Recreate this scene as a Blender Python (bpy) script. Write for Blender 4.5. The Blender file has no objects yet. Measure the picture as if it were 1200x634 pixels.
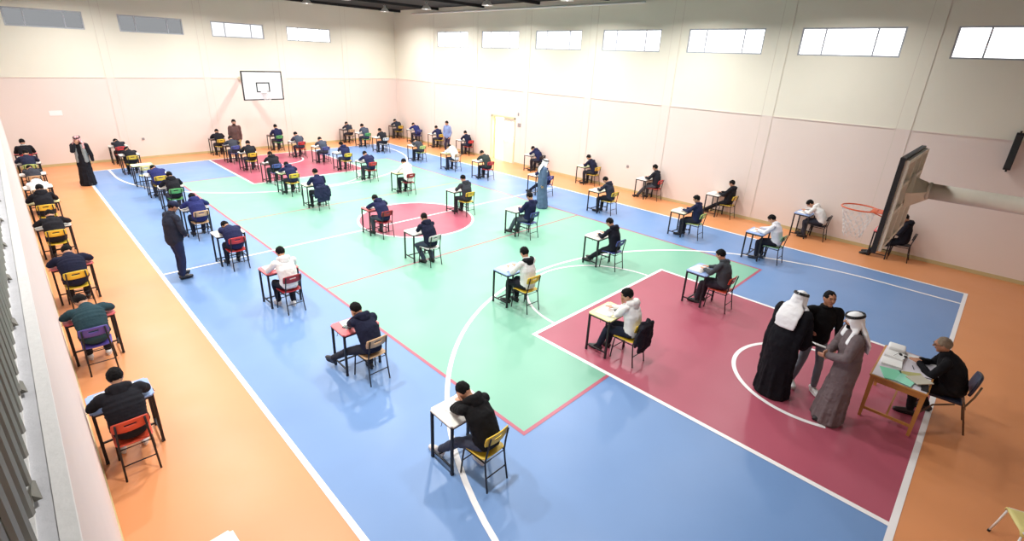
import bpy, bmesh, math, random
from mathutils import Vector, Matrix, noise
V = Vector
PI = math.pi
random.seed(7)
scn = bpy.context.scene
COL = scn.collection

# ------------------------------------------------------------------ materials
def srgb(c):
    return tuple(((v/255)/12.92 if v/255 <= .04045 else ((v/255+.055)/1.055)**2.4) for v in c)

MATS = {}
def mat(name, rgb, rough=.6, metal=0.0, spec=.5, bump=0.0, bscale=60., var=0.0, vscale=3., coat=0.0):
    if name in MATS: return MATS[name]
    m = bpy.data.materials.new(name); m.use_nodes = True
    nt = m.node_tree; b = nt.nodes['Principled BSDF']
    c = srgb(rgb) + (1,)
    b.inputs['Base Color'].default_value = c
    b.inputs['Roughness'].default_value = rough
    b.inputs['Metallic'].default_value = metal
    b.inputs['Specular IOR Level'].default_value = spec
    b.inputs['Coat Weight'].default_value = coat
    tc = nt.nodes.new('ShaderNodeTexCoord')
    n = nt.nodes.new('ShaderNodeTexNoise'); n.inputs['Scale'].default_value = vscale; n.inputs['Detail'].default_value = 6
    nt.links.new(tc.outputs['Object'], n.inputs['Vector'])
    mx = nt.nodes.new('ShaderNodeMix'); mx.data_type = 'RGBA'
    v = var if var else .05
    mx.inputs['A'].default_value = tuple(min(1, x*(1-v)) for x in c[:3]) + (1,)
    mx.inputs['B'].default_value = tuple(min(1, x*(1+v)) for x in c[:3]) + (1,)
    nt.links.new(n.outputs['Fac'], mx.inputs['Factor'])
    nt.links.new(mx.outputs['Result'], b.inputs['Base Color'])
    if bump:
        n2 = nt.nodes.new('ShaderNodeTexNoise'); n2.inputs['Scale'].default_value = bscale; n2.inputs['Detail'].default_value = 4
        nt.links.new(tc.outputs['Object'], n2.inputs['Vector'])
        bp = nt.nodes.new('ShaderNodeBump'); bp.inputs['Strength'].default_value = bump; bp.inputs['Distance'].default_value = .02
        nt.links.new(n2.outputs['Fac'], bp.inputs['Height']); nt.links.new(bp.outputs['Normal'], b.inputs['Normal'])
    MATS[name] = m
    return m

def cloth(rgb): return mat('fabric_%d_%d_%d' % rgb, rgb, .88, spec=.2, bump=.35, bscale=22, var=.18, vscale=5)
def plastic(rgb): return mat('ply_%d_%d_%d' % rgb, rgb, .42, var=.08, vscale=6)
SKIN = mat('skin', (196, 146, 118), .55, var=.06, vscale=8)
SKIN2 = mat('skin_tan', (172, 120, 92), .55, var=.06, vscale=8)
HAIR = mat('black_hair', (12, 10, 11), .75, spec=.2, bump=.6, bscale=120, var=.3)
HAIRG = mat('grey_hair', (126, 110, 92), .7, bump=.6, bscale=120, var=.3)
BLACK_MT = mat('black_tube', (26, 25, 30), .45, spec=.4)
DESKLEG = mat('black_steel', (28, 28, 34), .5, spec=.4)
EYE = mat('eye_dark', (24, 18, 16), .3)
LIP = mat('lip', (150, 88, 78), .5)
PAPER = mat('paper', (238, 238, 236), .8)
WHITEP = mat('white_paint', (228, 228, 226), .5)
BLACKP = mat('black_paint', (20, 20, 24), .5)

# ------------------------------------------------------------------ object helpers
def tag(o, label=None, cat=None, group=None, kind=None):
    if label: o['label'] = label
    if cat: o['category'] = cat
    if group: o['group'] = group
    if kind: o['kind'] = kind
    return o

def empty(name, loc=(0,0,0), rz=0):
    o = bpy.data.objects.new(name, None); COL.objects.link(o)
    o.location = loc; o.rotation_euler = (0,0,rz); o.empty_display_size = .2
    return o

def build(name, bm, m, parent=None, smooth=True, loc=None):
    me = bpy.data.meshes.new(name)
    bmesh.ops.recalc_face_normals(bm, faces=bm.faces)
    if smooth:
        for f in bm.faces: f.smooth = True
    bm.to_mesh(me); bm.free()
    o = bpy.data.objects.new(name, me); COL.objects.link(o)
    for mm in (m if isinstance(m, (list, tuple)) else [m]): me.materials.append(mm)
    if parent: o.parent = parent
    if loc: o.location = loc
    return o

def box(bm, x0, x1, y0, y1, z0, z1, mi=0, M=None):
    vs = [V((x,y,z)) for z in (z0,z1) for y in (y0,y1) for x in (x0,x1)]
    if M: vs = [M @ v for v in vs]
    vs = [bm.verts.new(v) for v in vs]
    for q in ((0,2,3,1),(4,5,7,6),(0,1,5,4),(2,6,7,3),(0,4,6,2),(1,3,7,5)):
        f = bm.faces.new([vs[i] for i in q]); f.material_index = mi

def bevel(bm, w, seg=2):
    bmesh.ops.bevel(bm, geom=list(bm.edges), offset=w, segments=seg, affect='EDGES', profile=.6)

def loft(bm, pts, rads, side=(1,0,0), n=14, caps=True, mi=0):
    """closed elliptical tube with rounded ends through pts; rads = (along side, across)"""
    pts = [V(p) for p in pts]
    rads = [(r, r) if not isinstance(r, (tuple, list)) else r for r in rads]
    side = V(side); K = len(pts)
    T = []
    for i in range(K):
        a = pts[max(0, i-1)]; b = pts[min(K-1, i+1)]
        T.append((b-a).normalized())
    def frame(t):
        A = side - side.dot(t)*t
        if A.length < 1e-3: A = V((0,1,0)) - V((0,1,0)).dot(t)*t
        A.normalize(); return A, t.cross(A)
    rings = []
    def ring(c, A, B, ra, rb):
        rings.append([bm.verts.new(c + A*(ra*math.cos(2*PI*k/n)) + B*(rb*math.sin(2*PI*k/n))) for k in range(n)])
    A, B = frame(T[0]); ra, rb = rads[0]
    e0 = min(ra, rb) if caps else 0
    s = [.45, .8] if caps else []
    if caps:
        for q in s[::1]:
            ring(pts[0] - T[0]*e0*math.sqrt(max(0, 1-q*q)), A, B, ra*q, rb*q)
    for i in range(K):
        A, B = frame(T[i]); ring(pts[i], A, B, *rads[i])
    e1 = min(rads[-1]) if caps else 0
    if caps:
        for q in s[::-1]:
            ring(pts[-1] + T[-1]*e1*math.sqrt(max(0, 1-q*q)), A, B, rads[-1][0]*q, rads[-1][1]*q)
    for r0, r1 in zip(rings, rings[1:]):
        for k in range(n):
            f = bm.faces.new((r0[k], r0[(k+1)%n], r1[(k+1)%n], r1[k])); f.material_index = mi
    if caps:
        v0 = bm.verts.new(pts[0]-T[0]*e0); v1 = bm.verts.new(pts[-1]+T[-1]*e1)
        for k in range(n):
            f = bm.faces.new((v0, rings[0][(k+1)%n], rings[0][k])); f.material_index = mi
            f = bm.faces.new((v1, rings[-1][k], rings[-1][(k+1)%n])); f.material_index = mi
    else:
        f = bm.faces.new(rings[0][::-1]); f.material_index = mi
        f = bm.faces.new(rings[-1]); f.material_index = mi

def tube(bm, pts, r, n=8, mi=0): loft(bm, pts, [r]*len(pts), n=n, caps=False, mi=mi)

def blob(bm, c, r, R=None, seg=16, rings=10):
    g = bmesh.ops.create_uvsphere(bm, u_segments=seg, v_segments=rings, radius=1)
    S = Matrix.Diagonal((r[0], r[1], r[2], 1))
    M = Matrix.Translation(V(c)) @ (R.to_4x4() if R else Matrix()) @ S
    bmesh.ops.transform(bm, matrix=M, verts=g['verts'])

CLOUD = bpy.data.textures.new('folds', 'CLOUDS'); CLOUD.noise_scale = .11; CLOUD.noise_depth = 2
CURL = bpy.data.textures.new('curls', 'CLOUDS'); CURL.noise_scale = .03; CURL.noise_depth = 1
def organic(o, vox, disp=0., tex=None, smooth=2):
    r = o.modifiers.new('skin', 'REMESH'); r.mode = 'VOXEL'; r.voxel_size = vox; r.use_smooth_shade = True
    if smooth:
        s = o.modifiers.new('soft', 'SMOOTH'); s.factor = .6; s.iterations = smooth
    if disp:
        d = o.modifiers.new('folds', 'DISPLACE'); d.texture = tex or CLOUD; d.strength = disp; d.mid_level = .5
        d.texture_coords = 'LOCAL'
    return o

def children_of(o): return [c for c in COPYKIDS.get(o.name, [])]
COPYKIDS = {}
def copy_thing(root, loc, rz, swap=None):
    """copy of a thing, its parts and sub-parts; swap maps part name -> material"""
    r = root.copy(); COL.objects.link(r); r.location = loc; r.rotation_euler = (0,0,rz)
    def rec(src, dst):
        for ch in KIDS[src.name]:
            c = ch.copy(); COL.objects.link(c); c.parent = dst
            rec(ch, c)
            nm = ch.name.split('.')[0]
            if swap and nm in swap:
                c.material_slots[0].link = 'OBJECT'; c.material_slots[0].material = swap[nm]
    rec(root, r)
    return r
KIDS = {}
def index_kids():
    KIDS.clear()
    for o in COL.objects: KIDS.setdefault(o.name, [])
    for o in COL.objects:
        if o.parent: KIDS[o.parent.name].append(o)

# ------------------------------------------------------------------ measurements
XL, XR = -8.80, 8.90            # side walls
YF, YN = 14.72, -15.60          # far end wall, near end wall
ZC = 7.25
HW, HL = 6.95, 12.91            # half court
KW, KY = 2.415, 7.30            # key half width, free throw line
ZB = 3.50                       # paint change height

# ------------------------------------------------------------------ floor
def floor_mat(name, rgb, rough=.34):
    m = mat(name, rgb, rough, var=.07, vscale=.9)
    nt = m.node_tree; b = nt.nodes['Principled BSDF']
    tc = nt.nodes.new('ShaderNodeTexCoord')
    n = nt.nodes.new('ShaderNodeTexNoise'); n.inputs['Scale'].default_value = 1.3; n.inputs['Detail'].default_value = 8
    nt.links.new(tc.outputs['Object'], n.inputs['Vector'])
    mr = nt.nodes.new('ShaderNodeMapRange'); mr.inputs['To Min'].default_value = rough-.07; mr.inputs['To Max'].default_value = rough+.12
    nt.links.new(n.outputs['Fac'], mr.inputs['Value']); nt.links.new(mr.outputs['Result'], b.inputs['Roughness'])
    return m
FM = [floor_mat('orange_floor', (220, 148, 98)), floor_mat('blue_floor', (112, 146, 194)),
      floor_mat('green_floor', (126, 182, 158)), floor_mat('maroon_floor', (170, 84, 102)),
      floor_mat('red_line', (176, 88, 108)), floor_mat('white_line', (240, 238, 238))]
bm = bmesh.new()
def rect(x0, x1, y0, y1, lvl, mi):
    z = .0012*lvl
    vs = [bm.verts.new((x,y,z)) for x, y in ((x0,y0),(x1,y0),(x1,y1),(x0,y1))]
    f = bm.faces.new(vs); f.material_index = mi
def arc(cx, cy, r, a0, a1, w, lvl, mi, n=64):
    z = .0012*lvl; prev = None
    for i in range(n+1):
        a = a0+(a1-a0)*i/n
        p = [bm.verts.new((cx+q*math.cos(a), cy+q*math.sin(a), z)) for q in (r-w/2, r+w/2)]
        if prev:
            f = bm.faces.new((prev[0], prev[1], p[1], p[0])); f.material_index = mi
        prev = p
def frame_rect(x0, x1, y0, y1, w, lvl, mi):
    h = w/2
    rect(x0-h, x1+h, y0-h, y0+h, lvl, mi); rect(x0-h, x1+h, y1-h, y1+h, lvl, mi)
    rect(x0-h, x0+h, y0+h, y1-h, lvl, mi); rect(x1-h, x1+h, y0+h, y1-h, lvl, mi)
box(bm, XL-.6, XR+.3, YN-.3, YF+.3, -.2, 0, 0)
rect(-HW, HW, -HL, HL, 1, 1)
rect(-4.5, 4.5, -9, 9, 2, 2)
for s in (-1, 1):
    y0, y1 = sorted((s*KY, s*HL)); rect(-KW, KW, y0, y1, 3, 3)
vs = [bm.verts.new((1.8*math.cos(2*PI*k/64), 1.8*math.sin(2*PI*k/64), .0036)) for k in range(64)]
f = bm.faces.new(vs); f.material_index = 3
# thin red volleyball lines
for s in (-1, 1):
    rect(-4.5, 4.5, s*3-.025, s*3+.025, 3.3, 4)
    rect(s*4.5-.03, s*4.5+.03, -9.03, 9.03, 3.6, 4)
    for a, b in ((-4.5, -KW), (KW, 4.5)): rect(a, b, s*9-.03, s*9+.03, 3.8, 4)
W = .075
frame_rect(-HW, HW, -HL, HL, W, 4, 5)
rect(-HW, HW, -.03, .03, 5, 5)
arc(0, 0, 1.8, 0, 2*PI, .07, 4.5, 5)
for s in (-1, 1):
    y0, y1 = sorted((s*KY, s*HL))
    for x in (-KW, KW): rect(x-W/2, x+W/2, y0, y1, 5, 5)
    rect(-KW-W/2, KW+W/2, s*KY-W/2, s*KY+W/2, 6, 5)
    cy = s*11.45; R3 = 6.12
    a0, a1 = (0, PI) if s < 0 else (PI, 2*PI)
    arc(0, cy, R3, a0, a1, W, 5.3, 5)
    for x in (-R3, R3):
        ya, yb = sorted((cy, s*HL)); rect(x-W/2, x+W/2, ya, yb, 4.7, 5)
    arc(0, s*KY, 1.8, a0, a1, .055, 5.6, 5)
    c2 = s*11.4
    e = .42
    arc(0, c2, 1.2, (0 if s < 0 else PI)-e*0, (PI if s < 0 else 2*PI)+(e if s < 0 else 0), .07, 7, 5)
fl = build('floor', bm, FM, smooth=False); tag(fl, kind='structure')

# ------------------------------------------------------------------ walls
def wall_mat():
    m = mat('two_tone_wall', (232, 226, 210), .7, bump=.08, bscale=8, var=.02)
    nt = m.node_tree; b = nt.nodes['Principled BSDF']
    g = nt.nodes.new('ShaderNodeNewGeometry'); sp = nt.nodes.new('ShaderNodeSeparateXYZ')
    nt.links.new(g.outputs['Position'], sp.inputs[0])
    st = nt.nodes.new('ShaderNodeMath'); st.operation = 'GREATER_THAN'; st.inputs[1].default_value = ZB
    nt.links.new(sp.outputs['Z'], st.inputs[0])
    nz = nt.nodes.new('ShaderNodeTexNoise'); nz.inputs['Scale'].default_value = .7; nz.inputs['Detail'].default_value = 7
    nt.links.new(g.outputs['Position'], nz.inputs['Vector'])
    def two(rgb):
        mx = nt.nodes.new('ShaderNodeMix'); mx.data_type = 'RGBA'; c = srgb(rgb)
        mx.inputs['A'].default_value = tuple(x*.955 for x in c)+(1,); mx.inputs['B'].default_value = tuple(min(1, x*1.03) for x in c)+(1,)
        nt.links.new(nz.outputs['Fac'], mx.inputs['Factor']); return mx
    lo = two((230, 215, 206)); hi = two((234, 229, 213))
    mx = nt.nodes.new('ShaderNodeMix'); mx.data_type = 'RGBA'
    nt.links.new(st.outputs[0], mx.inputs['Factor']); nt.links.new(lo.outputs['Result'], mx.inputs['A']); nt.links.new(hi.outputs['Result'], mx.inputs['B'])
    nt.links.new(mx.outputs['Result'], b.inputs['Base Color'])
    return m
WALL = wall_mat()
GROOVE = mat('panel_joint', (218, 208, 194), .8)
TRIM = mat('skirting', (196, 180, 132), .6)
WIN_Z = (5.33, 6.10)
WR = [9.27 - 3.58*i for i in range(7)]          # window centres on the right wall
WFX = [-6.75, -3.27, .22, 3.70]                  # window centres on the far wall
PR = [11.0 - 3.58*i for i in range(8)]           # pilasters
PF = [-5.13, -1.44, 2.12, 5.64]

def holed_wall(name, axis, c0, c1, u0, u1, holes, z1=ZC):
    """wall slab between c0..c1 on the axis, cells around rectangular holes (u0,u1,z0,z1)"""
    bm = bmesh.new()
    us = sorted({u0, u1} | {h[0] for h in holes} | {h[1] for h in holes})
    zs = sorted({0., z1} | {h[2] for h in holes} | {h[3] for h in holes})
    for a, b in zip(us, us[1:]):
        for p, q in zip(zs, zs[1:]):
            um, zm = (a+b)/2, (p+q)/2
            if any(h[0] < um < h[1] and h[2] < zm < h[3] for h in holes): continue
            if axis == 'x': box(bm, c0, c1, a, b, p, q)
            else: box(bm, a, b, c0, c1, p, q)
    bmesh.ops.remove_doubles(bm, verts=bm.verts, dist=1e-5)
    o = build(name, bm, WALL, smooth=False); tag(o, kind='structure'); return o

DOOR = (4.42, 6.08, 0., 2.20)
holed_wall('wall_right', 'x', XR, XR+.28, YN, YF, [(y-1.27, y+1.27, *WIN_Z) for y in WR] + [DOOR])
holed_wall('wall_far', 'y', YF, YF+.28, XL-.3, XR+.28, [(x-1.17, x+1.17, 5.32, 5.98) for x in WFX])
bm = bmesh.new(); box(bm, XL-2.5, XR+.28, YN-.25, YN, 0, ZC); tag(build('wall_near', bm, WALL, smooth=False), kind='structure')

def pilasters():
    k = 1
    def add(boxes, m=WALL):
        nonlocal k
        bm = bmesh.new()
        for b in boxes: box(bm, *b)
        tag(build('trim_%d' % k, bm, m, smooth=False), kind='structure'); k += 1
    for y in PR:
        if y < YN+.3: continue
        add([(XR-.012, XR+.01, y-.165, y+.165, .09, ZC)])
        add([(XR-.014, XR-.010, y-.172, y-.160, .09, ZC), (XR-.014, XR-.010, y+.160, y+.172, .09, ZC)], GROOVE)
    for x in PF:
        add([(x-.14, x+.14, YF-.012, YF+.01, .09, ZC)])
        add([(x-.147, x-.135, YF-.014, YF-.010, .09, ZC), (x+.135, x+.147, YF-.014, YF-.010, .09, ZC)], GROOVE)
    # string course between the pilasters
    ys = [YF] + PR + [YN]
    for a, b in zip(ys, ys[1:]):
        if a-b < .5: continue
        add([(XR-.022, XR, b+.2, a-.2, ZB-.02, ZB+.012)])
    xs = [XL] + PF + [XR]
    for a, b in zip(xs, xs[1:]):
        add([(a+.17, b-.17, YF-.022, YF, ZB-.02, ZB+.012)])
    # white duct under the ceiling on the right wall
    bm = bmesh.new(); tube(bm, [(XR-.16, 12.6, 7.0), (XR-.16, -2, 7.0)], .045, 10)
    tag(build('trim_%d' % k, bm, WHITEP), kind='structure')
pilasters()
bm = bmesh.new(); box(bm, XR-.018, XR, YN, DOOR[0]-.06, 0, .10); box(bm, XR-.018, XR, DOOR[1]+.06, YF, 0, .10)
tag(build('baseboard_right', bm, TRIM, smooth=False), kind='structure')
bm = bmesh.new(); box(bm, XL, XR, YF-.018, YF, 0, .10); tag(build('baseboard_far', bm, TRIM, smooth=False), kind='structure')
bm = bmesh.new(); box(bm, XL, XL+.012, YN, YF, 0, .10); tag(build('baseboard_left', bm, TRIM, smooth=False), kind='structure')

# left parapet wall below the gallery, its coping, and the gallery behind
ZL = 3.74
LOWW = mat('parapet_wall', (222, 208, 203), .75, bump=.1, bscale=6, var=.03)
CONC = mat('dusty_coping', (212, 212, 216), .9, bump=.15, bscale=45, var=.12, vscale=14)
WHITER = mat('white_coping_edge', (240, 238, 236), .85, bump=.15, bscale=30, var=.06, vscale=40)
bm = bmesh.new(); box(bm, XL-.34, XL, YN, YF, 0, ZL-.03)
tag(build('wall_left', bm, LOWW, smooth=False), kind='structure')
bm = bmesh.new(); box(bm, XL-.34, XL+.004, YN, YF, ZL-.03, ZL); box(bm, XL-.032, XL+.006, YN, YF, ZL-.028, ZL+.003, 1)
box(bm, XL-.115, XL-.070, YN, YF, ZL, ZL+.012, 1)
tag(build('trim_60', bm, [CONC, WHITER], smooth=False), kind='structure')
bm = bmesh.new(); box(bm, XL-2.5, XL-.34, YN, YF, ZL-.9, ZL-.7); tag(build('floor_gallery', bm, CONC, smooth=False), kind='structure')
bm = bmesh.new(); box(bm, XL-2.7, XL-2.5, YN, YF+.3, 0, ZC); tag(build('wall_gallery', bm, WALL, smooth=False), kind='structure')

DARK = mat('dark_ceiling', (22, 22, 26), .8)
bm = bmesh.new(); box(bm, XL-2.7, XR+.3, YN-.3, YF+.3, ZC, ZC+.2)
y = YN+1
while y < YF:
    box(bm, XL-2.4, XR, y-.06, y+.06, ZC-.12, ZC); y += 3.58
tag(build('ceiling', bm, DARK, smooth=False), kind='structure')

# louvred grey railing standing on the coping
SLAT = mat('galvanised_slat', (148, 147, 142), .5, metal=.25, var=.12, vscale=7)
rail = empty('slatted_railing', (XL-.09, -11, ZL))
tag(rail, 'grey metal slatted railing standing on the white coping at the left', 'railing')
rail_slats = []
yy = -12.15
i = 0
while yy < -6.3 and i < 58:
    bm = bmesh.new()
    y0 = yy+11
    # folded slat: a shallow channel turned towards the hall, cut off slanted below
    prof = [(0.020, -.062), (0.026, -.050), (0.0, .020), (-.016, .062), (-.026, .060), (-.012, .015), (.012, -.050), (.010, -.064)]
    lo = [bm.verts.new((a, y0+b, .028)) for a, b in prof]; hi = [bm.verts.new((a, y0+b, .92)) for a, b in prof]
    n = len(prof)
    for k in range(n): bm.faces.new((lo[k], lo[(k+1)%n], hi[(k+1)%n], hi[k]))
    bm.faces.new(lo[::-1]); bm.faces.new(hi)
    build('slat', bm, SLAT, rail, smooth=False)
    yy += .132; i += 1
bm = bmesh.new(); box(bm, -.045, -.024, -1.2, 5.0, .10, .14); box(bm, -.045, -.024, -1.2, 5.0, .8, .84); build('rail', bm, SLAT, rail, smooth=False)
BRK = mat('bracket_grey', (120, 118, 110), .6)
for k in range(9):
    bm = bmesh.new(); y0 = -.08 + .60*k
    a = [bm.verts.new(p) for p in ((.022, y0, .012), (.040, y0, .012), (.022, y0, .035))]
    b = [bm.verts.new(p) for p in ((.022, y0+.05, .012), (.030, y0+.09, .012), (.022, y0+.09, .02))]
    bm.faces.new(a); bm.faces.new(b[::-1])
    for q in range(3): bm.faces.new((a[q], b[q], b[(q+1)%3], a[(q+1)%3]))
    build('bracket', bm, BRK, rail, smooth=False)

# ------------------------------------------------------------------ windows and door
FRAME = mat('window_frame', (176, 180, 188), .5)
def pane_mat(name, tint, glow):
    m = bpy.data.materials.new(name); m.use_nodes = True; nt = m.node_tree
    b = nt.nodes['Principled BSDF']
    b.inputs['Base Color'].default_value = tint+(1,); b.inputs['Roughness'].default_value = .25
    b.inputs['Transmission Weight'].default_value = 1.0; b.inputs['IOR'].default_value = 1.1
    n = nt.nodes.new('ShaderNodeTexNoise'); n.inputs['Scale'].default_value = 3
    mp = nt.nodes.new('ShaderNodeMapping'); mp.inputs['Scale'].default_value = (.3, .3, 6)
    tc = nt.nodes.new('ShaderNodeTexCoord'); nt.links.new(tc.outputs['Object'], mp.inputs['Vector']); nt.links.new(mp.outputs[0], n.inputs['Vector'])
    mr = nt.nodes.new('ShaderNodeMapRange'); mr.inputs['To Min'].default_value = .85*glow; mr.inputs['To Max'].default_value = 1.1*glow
    nt.links.new(n.outputs['Fac'], mr.inputs['Value'])
    b.inputs['Emission Color'].default_value = (.98, .98, 1, 1)
    nt.links.new(mr.outputs['Result'], b.inputs['Emission Strength'])
    return m
P_BRIGHT = pane_mat('frosted_glass_daylight_glow', (.96, .96, .96), 1.0)  # daylight put into the pane itself as an emissive glow
P_MID = pane_mat('frosted_glass_dim_daylight_tint', (.55, .55, .56), .34)  # same glass, weaker daylight put into its tint and emission
P_DIM = pane_mat('frosted_glass_shade_tint', (.18, .18, .18), .04)  # same glass, outside shade put into a dark tint with hardly any glow
wn = 1
def window(axis, c, u, z0, z1, hw, pm, depth):
    global wn
    def bx(bm, a0, a1, p, q, d0, d1):
        if axis == 'x': box(bm, c+d0, c+d1, a0, a1, p, q)
        else: box(bm, a0, a1, c+d0, c+d1, p, q)
    t = .045
    bm = bmesh.new()
    bx(bm, u-hw, u+hw, z0, z0+t, depth, depth+.06); bx(bm, u-hw, u+hw, z1-t, z1, depth, depth+.06)
    for e in (-1, 1):
        a, b = sorted((u+e*hw, u+e*(hw-t))); bx(bm, a, b, z0+t, z1-t, depth, depth+.06)
        m = u+e*hw*.50; bx(bm, m-.02, m+.02, z0+t, z1-t, depth, depth+.06)
    w = build('window_%d' % wn, bm, FRAME, smooth=False); tag(w, kind='structure'); wn += 1
    for a, b in ((-hw+t, -hw*.5-.02), (-hw*.5+.02, hw*.5-.02), (hw*.5+.02, hw-t)):
        bm = bmesh.new(); bx(bm, u+a, u+b, z0+t, z1-t, depth+.02, depth+.032)
        build('pane', bm, pm, w, smooth=False)
for y in WR: window('x', XR, y, *WIN_Z, 1.27, P_BRIGHT, .02)
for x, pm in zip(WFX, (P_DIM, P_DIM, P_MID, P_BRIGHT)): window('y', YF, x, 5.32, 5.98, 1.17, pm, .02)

CREAM = mat('cream_door', (238, 232, 214), .5)
OCHRE = mat('door_frame_paint', (212, 200, 160), .55)
bm = bmesh.new()
for y0, y1 in ((4.40, 4.47), (6.03, 6.10)): box(bm, XR-.02, XR+.2, y0, y1, 0, 2.22)
box(bm, XR-.02, XR+.2, 4.40, 6.10, 2.15, 2.24)
d = build('door_1', bm, OCHRE, smooth=False); tag(d, kind='structure')
bm = bmesh.new()   # closed leaf with three glazed strips
y0, y1 = 4.47, 5.25
box(bm, XR+.06, XR+.10, y0, y1, 0, 1.05); box(bm, XR+.06, XR+.10, y0, y1, 2.0, 2.15)
for k in range(4):
    a = y0 + k*(y1-y0-.07)/3; box(bm, XR+.055, XR+.105, a, a+.07, 1.05, 2.0)
lf = build('door_leaf', bm, CREAM, d, smooth=False)
bm = bmesh.new(); box(bm, XR+.075, XR+.085, y0+.03, y1-.03, 1.05, 2.0); build('pane', bm, P_BRIGHT, lf, smooth=False)
bm = bmesh.new(); tube(bm, [(XR+.03, y1-.06, 1.0), (XR+.03, y1-.06, 1.16)], .012, 8); box(bm, XR+.03, XR+.06, y1-.07, y1-.05, 1.07, 1.09); build('door_handle', bm, FRAME, lf)
bm = bmesh.new()   # leaf folded back into the passage
box(bm, XR+.2, XR+.95, 5.97, 6.02, 0, 2.12); build('door_leaf', bm, CREAM, d, smooth=False)
bm = bmesh.new()   # passage behind the door
box(bm, XR+1.9, XR+2.0, 3.2, 8.4, -.02, 2.9); box(bm, XR+.28, XR+2, 8.4, 8.5, -.02, 2.9); box(bm, XR+.28, XR+2, 3.1, 3.2, -.02, 2.9)
box(bm, XR+.28, XR+2, 3.1, 8.5, 2.9, 3.0); box(bm, XR+.28, XR+2, 3.1, 8.5, -.12, -.02)
tag(build('wall_passage', bm, CREAM, smooth=False), kind='structure')
pl = bpy.data.lights.new('passage_lamp', 'AREA'); pl.energy = 260; pl.size = 1.0; pl.color = (1, .98, .93)
po = bpy.data.objects.new('passage_lamp', pl); COL.objects.link(po); po.location = (XR+1.1, 5.5, 2.85)

# signs beside the door
SIGN = mat('sign_board', (150, 140, 138), .6)
for nm, y, z, w, h, lab in (('wall_sign', 4.12, 1.92, .22, .17, 'small grey notice plate on the wall right of the door'),
                            ('switch_box', 4.22, 2.42, .08, .14, 'tiny dark box on the wall above the notice plate')):
    bm = bmesh.new(); box(bm, XR-.02, XR, y-w/2, y+w/2, z-h/2, z+h/2); bevel(bm, .004, 1)
    tag(build(nm, bm, SIGN, smooth=False), lab, 'sign' if 'sign' in nm else 'box')
bm = bmesh.new(); box(bm, -7.37, -6.97, YF-.012, YF-.001, 2.02, 2.22); bevel(bm, .003, 1)
tag(build('wall_notice', bm, PAPER, smooth=False), 'white paper notice taped on the far wall above the robed man', 'notice')
for nm, loc in (('wall_socket', (-4.45, YF-.012, .88)), ('wall_socket', (XR-.012, -2.05, 1.0))):
    bm = bmesh.new(); box(bm, -.05, .05, -.05, .05, -.05, .05); bevel(bm, .01, 1)
    o = build(nm, bm, SIGN, loc=loc); 
    o.scale = (1, .2, 1) if loc[1] > 10 else (.2, 1, 1)
    tag(o, 'small grey socket low on the %s wall' % ('far' if loc[1] > 10 else 'windowed'), 'socket')

# wall speaker
t = empty('column_speaker', (XR-.16, -12.76, 2.80)); tag(t, 'long black column loudspeaker high on the windowed wall', 'speaker')
bm = bmesh.new(); box(bm, -.08, .08, -.07, .07, 0, .90); bevel(bm, .012); build('cabinet', bm, BLACKP, t)
bm = bmesh.new(); box(bm, -.088, -.079, -.055, .055, .05, .85)
build('grille', bm, mat('grille', (48, 50, 52), .7, bump=.9, bscale=200), t, smooth=False)
bm = bmesh.new(); box(bm, -.02, .15, -.02, .02, .90, .94); build('mount', bm, BLACKP, t, smooth=False)
bm = bmesh.new(); box(bm, -.02, .15, -.02, .02, -.05, -.01); build('mount', bm, BLACKP, t, smooth=False)

# ------------------------------------------------------------------ lights
bmr = None
def lamp_fixture(x, y, first=[None]):
    if first[0] is None:
        r = empty('high_bay_lamp', (x, y, 6.90))
        bm = bmesh.new(); N = 20
        prof = [(.055, .30), (.06, .20), (.12, .16), (.22, .02), (.23, 0), (.215, 0), (.11, .145), (.05, .18)]
        rr = [[bm.verts.new((a*math.cos(2*PI*k/N), a*math.sin(2*PI*k/N), b)) for k in range(N)] for a, b in prof]
        for a, b in zip(rr, rr[1:]):
            for k in range(N): bm.faces.new((a[k], a[(k+1)%N], b[(k+1)%N], b[k]))
        bm.faces.new(rr[0]); build('reflector', bm, WHITEP, r)
        bm = bmesh.new(); tube(bm, [(0,0,.30), (0,0,.35)], .012); build('hanger', bm, FRAME, r)
        bm = bmesh.new(); blob(bm, (0,0,.09), (.06,.06,.09)); 
        e = bpy.data.materials.new('lamp_glow'); e.use_nodes = True
        b = e.node_tree.nodes['Principled BSDF']; b.inputs['Emission Color'].default_value = (1,.97,.92,1); b.inputs['Emission Strength'].default_value = 6
        build('bulb', bm, e, r)
        first[0] = r; index_kids(); o = r
    else: o = copy_thing(first[0], (x, y, 6.90), 0)
    return o
LPOS = [(x, y) for y in (-8.6, -4.4, -.2, 4.0, 8.2, 11.8) for x in (-6.2, -1.8, 2.4, 6.5)]
near = {-8.6: .60, -4.4: .95, -.2: 1.05, 4.0: 1.05, 8.2: 1.1, 11.8: 1.0}
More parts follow.
